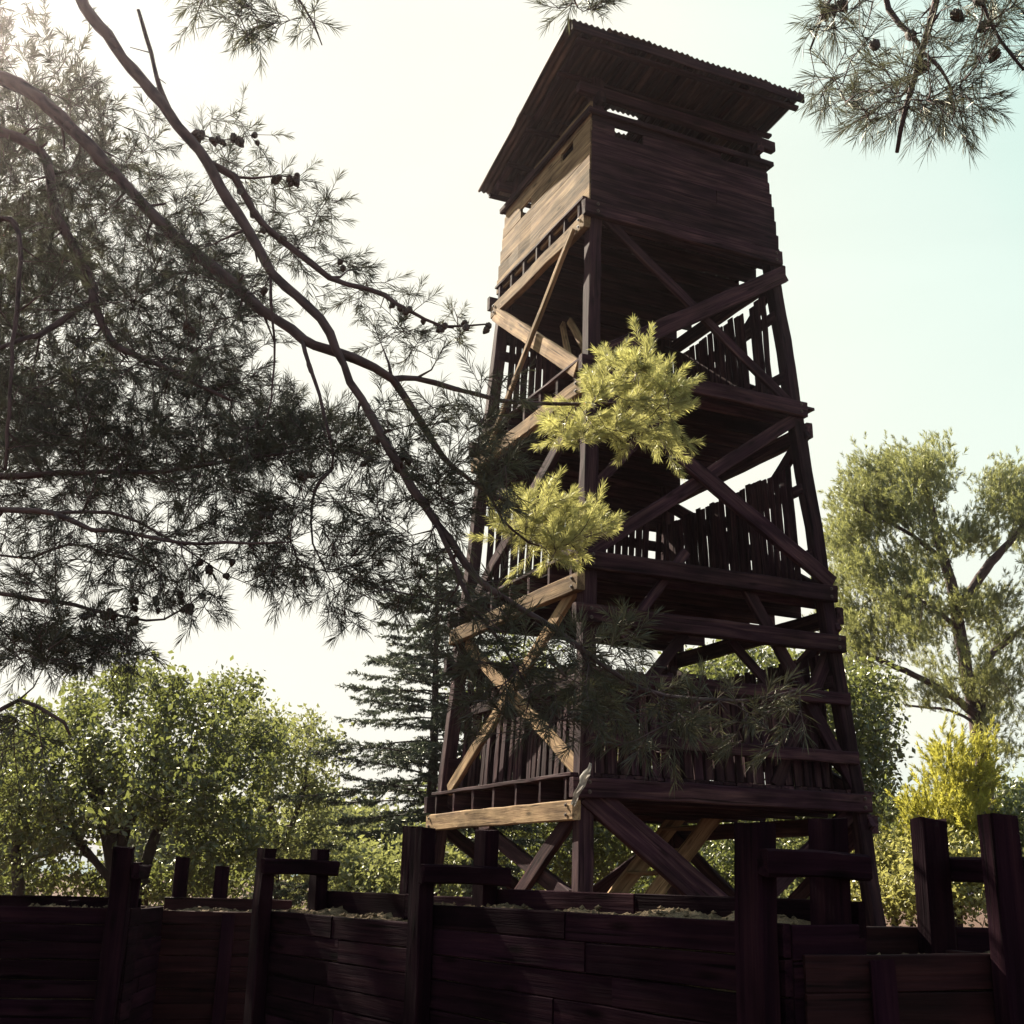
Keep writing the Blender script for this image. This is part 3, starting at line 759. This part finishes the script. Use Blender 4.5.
T = [
    ell(150, 420, 170, 56, 7.0, .9, 560), ell(60, 330, 90, 80, 7.2, .9, 260), ell(110, 230, 110, 70, 7.2, .9, 244),
    ell(80, 130, 90, 60, 7.1, .8, 66), ell(215, 330, 70, 70, 7.0, .7, 138), ell(60, 470, 90, 50, 7.0, .8, 189), ell(190, 290, 60, 60, 6.9, .6, 92),
    ell(230, 140, 45, 35, 6.7, .4, 20), ell(300, 215, 45, 40, 6.7, .4, 32), ell(270, 230, 50, 60, 6.7, .4, 32), ell(350, 285, 45, 35, 6.6, .4, 20), ell(415, 320, 55, 30, 6.5, .4, 20), ell(400, 350, 45, 20, 6.5, .4, 8),
    ell(300, 440, 75, 26, 6.3, .5, 150), ell(370, 440, 50, 40, 5.8, .4, 39), ell(350, 570, 75, 55, 5.8, .6, 82), ell(390, 520, 70, 60, 5.8, .5, 58), ell(450, 450, 45, 60, 5.6, .4, 48), ell(430, 590, 45, 40, 5.7, .4, 17),
    ell(240, 495, 80, 45, 6.1, .6, 120), ell(150, 560, 60, 40, 5.9, .5, 75), ell(40, 560, 55, 50, 6.1, .6, 60), ell(50, 640, 65, 30, 6.0, .5, 105), ell(110, 640, 40, 25, 6.0, .4, 45), ell(190, 600, 45, 20, 5.9, .4, 21), ell(270, 560, 45, 30, 5.9, .4, 39),
    ell(20, 740, 40, 30, 5.7, .4, 16), ell(150, 290, 120, 90, 5.6, .5, 45),
    ell(480, 470, 35, 50, 5.35, .25, 46), ell(500, 395, 30, 20, 5.4, .2, 8),
    ell(265, 20, 60, 22, 5.0, .3, 26), ell(580, 2, 30, 10, 4.7, .2, 10), ell(215, 5, 40, 25, 5.2, .3, 14),
]
shade_paths = sk_.grow(np.vstack(T), sag=.10)
T2 = [ell(632, 405, 46, 44, 7.2, .4, 50), ell(585, 428, 32, 26, 7.2, .3, 22), ell(552, 530, 50, 30, 7.1, .35, 58), at(640, 345, 7.2)[None], at(592, 375, 7.2)[None], at(610, 362, 7.2)[None], at(678, 390, 7.2)[None], at(668, 455, 7.2)[None], at(606, 535, 7.2)[None], at(500, 540, 7.1)[None]]
tuft_paths = sk_.grow(np.vstack(T2), sag=-.05, fwd=.5)
T3 = [ell(555, 680, 70, 55, 5.3, .4, 50), ell(640, 715, 90, 45, 5.15, .4, 36), ell(760, 722, 50, 28, 5.0, .3, 11), ell(500, 670, 36, 70, 5.4, .3, 44), ell(625, 640, 16, 25, 5.2, .2, 7), ell(490, 600, 24, 40, 5.5, .3, 14)]
low_paths = sk_.grow(np.vstack(T3), sag=.08, fwd=.5)
mb = MB()
for q, rad in shade_paths+tuft_paths+low_paths: mb.tube(q, rad, 4)
P_ = []
for pth, kw, k, nl, nw_, tl, th_ in ((shade_paths, dict(per=.075, frac=.6, Lr=(.06, .16), rise=.02), 27, .080, .0034, .0, 1.), (tuft_paths, dict(per=.042, frac=.75, Lr=(.10, .22), rise=.7, out=.7), 120, .068, .0024, .15, 1.15), (low_paths, dict(per=.075, frac=.6, Lr=(.08, .15), rise=.3), 32, .085, .0034, .3, 1.)):
    B, D, Ls = shoots(pth, **kw)
    shoot_twigs(mb, B, D, Ls)
    P_.append(needles(B, D, Ls, k, nl, nw_, ang=(22, 62), tone=tl+(th_-tl)*rng.random(len(B))))
rebase(mb.build('twigs', M['pbark'], LP, True), LP)
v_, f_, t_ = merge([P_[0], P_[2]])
CR = rebase(np_mesh('crown', v_, f_, M['shadeneedle'], LP, t_), LP)
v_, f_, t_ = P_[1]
rebase(np_mesh('sunlit_tufts', v_, f_, M['needle'], LP, t_), LP)['label'] = 'sunlit needle tufts in front of the tower, sunlight put into their pale colour'
cp = [(452, 330), (458, 333), (470, 330), (478, 326), (488, 325), (450, 340), (425, 318), (437, 332), (395, 308), (336, 336), (345, 338), (365, 347), (300, 330), (293, 320), (184, 323), (202, 345), (218, 350)]
cpts = [at(x, y, 5.85) for x, y in cp]
for cx_, cy_, sx, sy, Y, n_ in ((215, 130, 22, 25, 6.1, 9), (262, 130, 14, 14, 6.1, 9), (305, 175, 22, 14, 6.1, 7), (300, 215, 35, 18, 6.1, 9), (120, 610, 40, 8, 5.95, 9), (185, 605, 20, 12, 5.9, 7), (215, 570, 10, 8, 5.9, 4), (290, 485, 18, 8, 5.9, 6), (265, 510, 10, 15, 5.9, 5), (395, 455, 15, 8, 5.7, 6)):
    for _ in range(int(n_*1.7)): cpts.append(at(cx_+rng.normal(0, sx*.6), cy_+rng.normal(0, sy*.6), Y))
cones(cpts, LP, .75, shade_paths+[(q, 0) for q in sk_.p[4:5]])

# ---- the pine overhead at right: trunk beyond the frame, one branch hanging into the picture
RP = empty('pine_tree', (4.6, 2.4, 0))
tag(RP, 'overhanging pine branch with round cones at the top right corner', 'pine tree')
sk2 = Skel()
tr = spline([(4.6, 2.4, -.2), (4.55, 2.45, 3), (4.3, 2.6, 6), (4.35, 2.8, 8.5)], .15)
mb = MB(); mb.tube(tr, np.linspace(.22, .06, len(tr)), 12, bump=.03); rebase(mb.build('trunk', M['pbark'], RP, True), RP)
for pts, r0, r1 in (
    ([(4.4, 2.5, 5.0), (1150, -220, 3.0), (1010, -160, 3.0), (950, -60, 3.0), (934, 0, 3.0), (922, 45, 3.0), (905, 105, 3.0), (897, 152, 3.0)], .032, .0065),
    ([(945, -50, 3.0), (890, -30, 3.05), (890, 10, 3.05), (912, 35, 3.0), (922, 52, 3.0)], .009, .006),
    ([(923, 50, 3.0), (940, 65, 2.95), (952, 90, 2.95)], .006, .003),
    ([(1010, -160, 3.0), (960, -60, 2.9), (980, 0, 2.9), (1000, 40, 2.9), (1024, 70, 2.9)], .010, .004),
    ([(890, -25, 3.05), (850, -20, 3.1), (825, 10, 3.1), (810, 50, 3.1)], .007, .003)):
    w3 = [V(*pts[0]) if abs(pts[0][0]) < 6 else at(*pts[0])]+[at(*a) for a in pts[1:]]
    q, rad = sk2.limb(w3, r0, r1, wob=.004, step=.06)
    mb = MB(); mb.tube(q, rad, 8, bump=.04); rebase(mb.build('branch', M['pbark'], RP, True), RP)
T = [ell(900, 85, 85, 22, 3.05, .4, 60), ell(860, 85, 50, 30, 3.1, .35, 28), ell(960, 105, 30, 16, 3.0, .3, 22), ell(850, 20, 45, 26, 3.1, .35, 34), ell(960, 30, 55, 30, 3.0, .35, 34), ell(1010, 40, 40, 45, 2.95, .35, 26), ell(905, 118, 60, 8, 3.0, .3, 22), ell(1000, -20, 60, 30, 3.0, .3, 20)]
pth = sk2.grow(np.vstack(T), sag=.10, rmax=.006, rmin=.0014, step=.05, wob=.005)
B, D, Ls = shoots(pth, per=.075, frac=.45, Lr=(.05, .10), rise=-.25)
mb = MB()
for q, rad in pth: mb.tube(q, rad, 4)
shoot_twigs(mb, B, D, Ls, .0013)
rebase(mb.build('twigs', M['pbark'], RP, True), RP)
v_, f_, t_ = needles(B, D, Ls, 24, .060, .0016, ang=(15, 50)); rebase(np_mesh('crown', v_, f_, M['shadeneedle'], RP, .1+.6*t_), RP)
cones([at(x, y, Y) for x, y, Y in ((968, 0, 2.9), (988, 17, 2.9), (962, 12, 2.92), (1006, 40, 2.9), (878, 42, 3.0), (911, 42, 3.0), (927, 53, 2.98), (824, 6, 3.1), (838, 4, 3.1), (846, -2, 3.1), (975, -3, 2.9))], RP, .72, pth)

# ---- generic standing trees
def world_pine(name, label, base, h, crown, n_t, mat):
    root = empty(name, base); tag(root, label, 'pine tree')
    b_ = V(*base); s0 = Skel()
    q, rad = s0.limb([b_+V(0, 0, -.2), b_+V(.1, .05, h*.4), b_+V(-.1, 0, h*.75), b_+V(0, 0, h)], .2, .03, step=.3)
    mb = MB(); mb.tube(q, rad, 10, bump=.04); rebase(mb.build('trunk', M['pbark'], root, True), root)
    d = rng.normal(0, 1, (n_t, 3)); d = nrm(d)*(rng.random((n_t, 1))**.4)
    T = V(*crown[:3])+d*V(*crown[3:])
    pth = s0.grow(T, sag=-.08, rmax=.05, rmin=.005, step=.25, wob=.03, fwd=.5)
    mb = MB()
    for q, rad in pth: mb.tube(q, rad, 4)
    rebase(mb.build('twigs', M['pbark'], root, True), root)
    Tk = np.repeat(T, 10, 0)+rng.normal(0, .2, (n_t*10, 3))
    v_, f_, t_ = needles(Tk, nrm(rng.normal(0, .5, Tk.shape)+V(0, 0, .8)), rng.uniform(.14, .28, len(Tk)), 18, .13, .012, ang=(20, 60))
    rebase(np_mesh('crown', v_, f_, M[mat], root, t_), root)
world_pine('pine_tree', 'pine added to shade the stockade, at the far left edge behind the limbs of the big pine', (-7.3, 12.5, 0), 12.3, (-7.0, 12.2, 8.5, 2.4, 2.2, 3.3), 430, 'shadeneedle')  # added tree, crown placed so that its shadow covers the stockade

def base_xy(px, Y): 
    p = at(px, 880, Y); return p[0], Y
def limb_list(sk0, root, lims, mat, mn='branch', k=8):
    for pts, r0, r1 in lims:
        q, rad = sk0.limb([np.asarray(a, float) for a in pts], r0, r1, wob=.02, step=.2)
        mb = MB(); mb.tube(q, rad, k, bump=.05); rebase(mb.build(mn, M[mat], root, True), root)
def leafy(name, label, px, Y, lobes, lims, mat='leaf', k=46, spread=.2, size=.11, cat='tree', group=None, tw=.012):
    x0, y0 = base_xy(px, Y)
    root = empty(name, (x0, y0, 0)); tag(root, label, cat, group)
    s0 = Skel()
    if lims is None:
        top = at(px, lobes[0][1], Y)
        lims = [([(x0, y0, -.1), (x0+.05, y0, top[2]*.5), (top[0], y0, top[2])], .09, .03)]
    limb_list(s0, root, [([a if len(a) == 4 else a for a in pts], r0, r1) for pts, r0, r1 in lims[:1]], 'tbark', 'trunk', 10)
    limb_list(s0, root, lims[1:], 'tbark')
    T = np.vstack([ell(*lb) for lb in lobes])
    T = T[T[:, 2] > .15]
    pth = s0.grow(T, sag=.05, rmax=tw*2, rmin=.004, step=.22, wob=.03)
    mb = MB()
    for q, rad in pth: mb.tube(q, rad, 4)
    rebase(mb.build('twigs', M['tbark'], root, True), root)
    v_, f_, t_ = leaves(T, k, spread, size); rebase(np_mesh('crown', v_, f_, M[mat], root, t_), root)
    return root
A_ = at
leafy('broadleaf_tree', 'wide leafy tree with several dark stems behind the left wall', 118, 17,
      [(110, 770, 120, 60, 17, 2.2, 240), (50, 790, 80, 60, 17, 1.8, 150), (190, 770, 75, 55, 17, 1.8, 150), (228, 695, 34, 20, 17, 1., 30), (135, 688, 42, 24, 17, 1.2, 46), (180, 702, 26, 22, 17, 1, 26), (30, 840, 60, 40, 17, 1.6, 60), (220, 840, 50, 40, 17, 1.4, 70), (25, 730, 34, 26, 17, 1.2, 34), (80, 700, 24, 18, 17, 1, 20), (256, 740, 24, 22, 17, 1, 22), (60, 885, 80, 14, 17.5, 1, 50), (190, 882, 70, 14, 17.5, 1, 50)],
      [([A_(118, 905, 17), A_(112, 850, 17), A_(100, 800, 17), A_(80, 745, 16.8)], .15, .05),
       ([A_(114, 865, 17), A_(130, 815, 17), A_(148, 780, 16.9), A_(160, 720, 16.8)], .10, .03),
       ([A_(140, 905, 17.2), A_(150, 850, 17.2), A_(175, 790, 17.2), A_(200, 730, 17.2)], .10, .03),
       ([A_(20, 905, 17), A_(18, 840, 17), A_(25, 770, 17)], .08, .03),
       ([A_(118, 890, 17), A_(70, 830, 16.7), A_(30, 790, 16.6)], .06, .02)], k=40, spread=.095, size=.078)
leafy('broadleaf_tree', 'pale sunlit tree with hazy yellow-green leaves right of the dark leafy tree', 275, 21,
      [(270, 790, 60, 75, 21, 2, 130), (300, 760, 40, 50, 21, 1.6, 60), (285, 855, 60, 30, 21, 1.6, 50), (245, 730, 35, 30, 21, 1.4, 30)],
      [([A_(275, 905, 21), A_(272, 840, 21), A_(268, 760, 21)], .12, .04), ([A_(274, 870, 21), A_(300, 800, 21), A_(310, 750, 21)], .06, .02)], mat='lightleaf', k=46, spread=.13, size=.08)
# spruce left of the tower
x0, y0 = base_xy(425, 20)
SP = empty('spruce_tree', (x0, y0, 0)); tag(SP, 'dark spruce with drooping tiered branches at the left of the tower', 'spruce tree')
ztop = at(425, 555, 20)[2]
s0 = Skel(); q, rad = s0.limb([(x0, y0, -.2), (x0+.03, y0, ztop*.5), (x0-.02, y0, ztop)], .13, .012, wob=.006)
mb = MB(); mb.tube(q, rad, 10, bump=.03); rebase(mb.build('trunk', M['tbark'], SP, True), SP)
mb = MB(); pts_, dirs_ = [], []
z = .7; kk = 0
while z < ztop-.12:
    Lb = 3.1*(1-z/ztop)**.66*random.uniform(.5, 1.12)+.14
    az = kk*2.399+random.uniform(-.6, .6); kk += 1
    h_ = V(math.cos(az), math.sin(az), 0)
    t = np.linspace(0, 1, 9)[:, None]
    up0 = .25*(z/ztop)+random.uniform(-.16, .2)
    qb = V(x0, y0, z)+h_*Lb*t+V(0, 0, 1)*Lb*(up0*t-.38*t**2+.24*t**3)
    mb.tube(qb, np.linspace(.018, .004, 9)*(1.2-z/ztop*.6), 4)
    d = nrm(np.gradient(qb, axis=0)); side = nrm(np.cross(d, V(0, 0, 1)))
    for j in range(int(10+Lb*17)):
        tt_ = random.random()**.75; i_ = min(8, int(tt_*8)); f_r = tt_*8-i_
        p = qb[i_]*(1-f_r)+qb[min(8, i_+1)]*f_r
        lt = (.12+.34*Lb*.5*(1-tt_))*random.uniform(.4, 1)
        dd = nrm(d[i_]*.8+side[i_]*random.choice((-1, 1))*random.uniform(.4, 1.1)+V(0, 0, -.12+random.uniform(-.45, .4)))
        for e in range(1+int(lt/.07)):
            pts_.append(p+dd*lt*(e+.5)/(1+int(lt/.07))); dirs_.append(dd)
    z += .027+.016*random.random()
rebase(mb.build('branches', M['tbark'], SP, True), SP)
pts_, dirs_ = np.array(pts_), np.array(dirs_)
v_, f_, t_ = needles(pts_-dirs_*.05, nrm(dirs_), np.full(len(pts_), .12), 12, .055, .014, ang=(25, 80)); rebase(np_mesh('crown', v_, f_, M['spruce'], SP, t_), SP)
# tall pine at right
def pine(name, label, px, Y, lims, clumps, mat, k=7, nl=.16, nw=.014, n_need=16, rise=.7, up_=.9, group=None, shL=(.14, .28), spread=.16, scale=1.):
    x0, y0 = base_xy(px, Y)
    root = empty(name, (x0, y0, 0)); tag(root, label, 'pine tree', group)
    s0 = Skel()
    limb_list(s0, root, lims[:1], 'pbark', 'trunk', 10); limb_list(s0, root, lims[1:], 'pbark', 'branch', 7)
    T = np.vstack([ell(*c_[:6], max(3, int(c_[6]*scale))) for c_ in clumps]); T = T[T[:, 2] > .12]
    pth = s0.grow(T, sag=-.12, rmax=.03, rmin=.005, step=.25, wob=.03, fwd=.5)
    mb = MB()
    for q, rad in pth: mb.tube(q, rad, 4)
    rebase(mb.build('twigs', M['pbark'], root, True), root)
    Tk = np.repeat(T, k, 0); Tk = Tk+rng.normal(0, spread, Tk.shape)
    # shoots sweep upward and outward from the stem line
    o_ = nrm((Tk-np.array([x0, y0, 0]))*V(1, 1, 0)+1e-6)
    D = nrm(o_*.45+rng.normal(0, .45, Tk.shape)+V(0, 0, up_))
    tn = np.repeat(rng.random(len(T)), k)*.6+rng.random(len(Tk))*.4
    v_, f_, t_ = needles(Tk, D, rng.uniform(*shL, len(Tk)), n_need, nl, nw, ang=(18, 50), tone=tn)
    rebase(np_mesh('crown', v_, f_, M[mat], root, t_), root)
    return root
pine('pine_tree', 'tall feathery pine standing to the right of the tower', 990, 24,
     [([A_(985, 900, 24), A_(985, 800, 24), A_(982, 740, 24), A_(970, 670, 24), A_(955, 600, 24), A_(940, 540, 24), A_(925, 480, 24)], .20, .05),
      ([A_(978, 715, 24), A_(940, 690, 23.8), A_(895, 668, 23.6), A_(855, 650, 23.5)], .09, .03),
      ([A_(976, 725, 24), A_(950, 712, 24), A_(905, 705, 24)], .04, .015),
      ([A_(958, 610, 24), A_(985, 570, 24), A_(1015, 535, 24), A_(1050, 480, 24)], .11, .03),
      ([A_(945, 560, 24), A_(905, 530, 23.6), A_(865, 510, 23.4)], .06, .02),
      ([A_(982, 715, 24), A_(988, 660, 24.2), A_(1010, 640, 24.4), A_(1060, 600, 24.5)], .08, .03),
      ([A_(962, 630, 24), A_(920, 600, 23.6), A_(870, 600, 23.4)], .05, .02)],
     [(900, 488, 42, 32, 24, 2.2, 80), (932, 478, 18, 28, 24, 1.4, 36), (842, 535, 14, 24, 23.5, 1.2, 22), (870, 500, 36, 35, 24, 1.8, 50), (900, 550, 62, 40, 24, 2.4, 95), (860, 590, 34, 40, 23.5, 1.8, 45), (925, 605, 50, 34, 24, 2.4, 66), (890, 640, 48, 28, 23.5, 1.8, 40), (1008, 500, 24, 30, 24, 1.6, 60), (978, 538, 14, 18, 24, 1.2, 20), (1045, 540, 30, 60, 24, 2, 70), (985, 612, 24, 18, 24, 1.8, 24), (1000, 655, 35, 40, 24, 2, 45), (860, 655, 30, 16, 23.5, 1.5, 18), (935, 680, 45, 30, 24, 1.8, 30), (840, 620, 14, 20, 23.4, 1, 10), (1000, 720, 30, 40, 24.5, 1.8, 30)],
     'farneedle', k=36, nl=.105, nw=.0105, n_need=22, spread=.17, scale=.42, up_=1.1, shL=(.10, .22))
pine('pine_tree', 'bright yellow young pine behind the rightmost post frame', 958, 17,
     [([A_(958, 935, 17), A_(958, 860, 17), A_(955, 800, 17), A_(950, 742, 17)], .045, .012),
      ([A_(958, 860, 17), A_(975, 820, 16.9), A_(980, 755, 16.9)], .02, .008), ([A_(958, 870, 17), A_(930, 830, 16.9), A_(918, 800, 16.8)], .018, .007)],
     [(953, 785, 17, 26, 17, .4, 30), (952, 815, 28, 24, 17, .7, 46), (948, 845, 36, 24, 17, .8, 46), (925, 822, 12, 20, 16.9, .4, 14), (982, 800, 12, 34, 16.9, .4, 20), (952, 752, 5, 14, 17, .15, 8), (981, 765, 4, 16, 16.9, .15, 8), (950, 872, 34, 16, 17, .8, 16)],
     'fresh', k=5, nl=.085, nw=.010, n_need=44, up_=1.3, shL=(.14, .30), spread=.12)
pine('pine_tree', 'small yellow pine sapling left of the right-hand posts', 905, 17.6,
     [([A_(912, 935, 17.6), A_(908, 860, 17.6), A_(903, 815, 17.6)], .025, .008)],
     [(910, 850, 10, 26, 17.6, .4, 16), (918, 880, 16, 20, 17.6, .4, 14)], 'fresh', k=4, nl=.09, nw=.011, n_need=30, up_=1.4, shL=(.13, .25), spread=.09)
leafy('broadleaf_tree', 'bright green tree right behind the tower', 850, 21,
      [(855, 720, 40, 45, 21, 1.8, 90), (840, 790, 50, 50, 21, 1.8, 110), (740, 680, 60, 40, 21, 1.6, 90), (690, 720, 70, 60, 21, 1.8, 110), (800, 700, 40, 50, 21, 1.6, 60), (870, 690, 24, 24, 21, 1, 26), (780, 830, 80, 40, 21, 1.8, 90), (880, 770, 22, 50, 21, 1, 30)],
      [([A_(815, 905, 21), A_(815, 830, 21), A_(805, 760, 21), A_(790, 690, 21)], .14, .04), ([A_(815, 850, 21), A_(850, 790, 21), A_(862, 730, 21)], .07, .02), ([A_(812, 830, 21), A_(760, 760, 21), A_(730, 700, 21)], .07, .02)], k=52, spread=.14, size=.09)
leafy('broadleaf_tree', 'green leafy tree seen between the legs of the tower', 560, 23,
      [(540, 840, 60, 50, 23, 1.8, 110), (620, 850, 70, 45, 23, 1.8, 110), (520, 700, 60, 60, 23, 1.4, 50), (500, 800, 40, 50, 23, 1.6, 50), (600, 780, 60, 50, 23, 1.6, 70), (690, 850, 40, 40, 23, 1.6, 50)],
      [([A_(575, 905, 23), A_(570, 840, 23), A_(560, 760, 23)], .12, .04), ([A_(572, 860, 23), A_(620, 810, 23), A_(640, 770, 23)], .06, .02), ([A_(485, 905, 23.5), A_(478, 850, 23.5), A_(465, 815, 23.5)], .05, .02)], k=54, spread=.22, size=.10)
SH = [(365, 15.5, 36, 20, 'rounded yellow-green bush beyond the lit middle wall', 'lightleaf', 50), (430, 16, 30, 34, 'small bush at the foot of the spruce', 'lightleaf', 40),
      (890, 17, 50, 28, 'dry yellow bush to the right of the tower legs', 'shrub', 90), (950, 16, 60, 30, 'dry bush low behind the yellow pine', 'shrub', 90), (800, 18, 50, 26, 'straggly bush seen under the crosspiece right of the tower', 'lightleaf', 60), (1020, 17, 40, 60, 'dark green bush at the right edge of the picture', 'leaf', 80), (700, 19, 60, 26, 'low bush behind the tower foot', 'leaf', 60), (320, 24, 60, 40, 'pale far bush between the leafy trees and the spruce', 'lightleaf', 60)]
for px, Y, rx, ry, lab, mt, n_ in SH:
    x0, y0 = base_xy(px, Y); pb = at(px, 880-ry*.6, Y)
    leafy('shrub', lab, px, Y, [(px, 890-ry*.5, rx, ry, Y, 1.0, n_), (px, 897, rx*1.2, 9, Y-.3, .8, n_//2), (px-rx*.3, 885-ry, rx*.4, ry*.4, Y, .6, n_//4), (px+rx*.4, 888-ry*.9, rx*.4, ry*.4, Y, .6, n_//4)],
          [([(x0, y0, -.05), (x0+.05, y0, pb[2]*.5), tuple(pb)], .03, .01), ([(x0+.1, y0, -.05), (x0+.4, y0+.1, pb[2]*.6)], .02, .008)], mat=mt, k=44, spread=.13, size=.07, cat='shrub', group='bushes beyond the stockade', tw=.006)
FT = [(-30, 34, 60, 70, 'leaf', 'far dark tree at the left edge behind the leafy tree'), (180, 38, 70, 60, 'leaf', 'far round tree behind the left recess'), (340, 40, 60, 60, 'lightleaf', 'far pale tree just left of the spruce'), (470, 36, 60, 60, 'leaf', 'far tree behind the tower left leg'), (640, 40, 80, 60, 'leaf', 'far tree behind the middle of the tower'), (770, 44, 70, 50, 'lightleaf', 'far pale tree behind the right leg of the tower'), (890, 42, 50, 60, 'lightleaf', 'far pale blue-green tree between the tower and tall pine'), (1000, 38, 70, 80, 'leaf', 'far dark tree behind the yellow young pine'), (1110, 40, 60, 90, 'leaf', 'far tree beyond the right edge')]
for px, Y, rx, ry, mt, lab in FT:
    leafy('broadleaf_tree', lab, px, Y, [(px, 882-ry*.55, rx, ry*.5, Y, 3, 110), (px-rx*.3, 882-ry*.95, rx*.5, ry*.4, Y, 2, 40), (px+rx*.45, 882-ry*.85, rx*.4, ry*.35, Y, 2, 36), (px, 880, rx*1.1, 18, Y, 2, 40)], None, mat=mt, k=34, spread=.38, size=.22, group='far trees beyond the stockade')

# ------------------------------------------------------------------ haze box added round the whole place to stand in for sun glare
v8 = [(x, y, z) for z in (-1.2, 13.6) for y in (-620, 650) for x in (-635, 635)]
me = bpy.data.meshes.new('haze'); me.from_pydata(v8, [], [(0, 2, 3, 1), (4, 5, 7, 6), (0, 1, 5, 4), (2, 6, 7, 3), (0, 4, 6, 2), (1, 3, 7, 5)]); me.update()
m = bpy.data.materials.new('glare_haze'); m.use_nodes = True; nt = m.node_tree; nt.nodes.clear()
out = nt.nodes.new('ShaderNodeOutputMaterial'); pv = nt.nodes.new('ShaderNodeVolumePrincipled')
pv.inputs['Color'].default_value = (1, .86, .93, 1); pv.inputs['Density'].default_value = .0010; pv.inputs['Anisotropy'].default_value = .955  # forward scatter gives the added sunward glow, pink tint lifts the blacks
nt.links.new(pv.outputs[0], out.inputs['Volume']); me.materials.append(m)
hz = link_mesh('haze', me, None); tag(hz, 'thin pinkish haze added around the tower and trees for a glare glow', 'haze', kind='stuff')
C.cycles.volume_bounces = 0
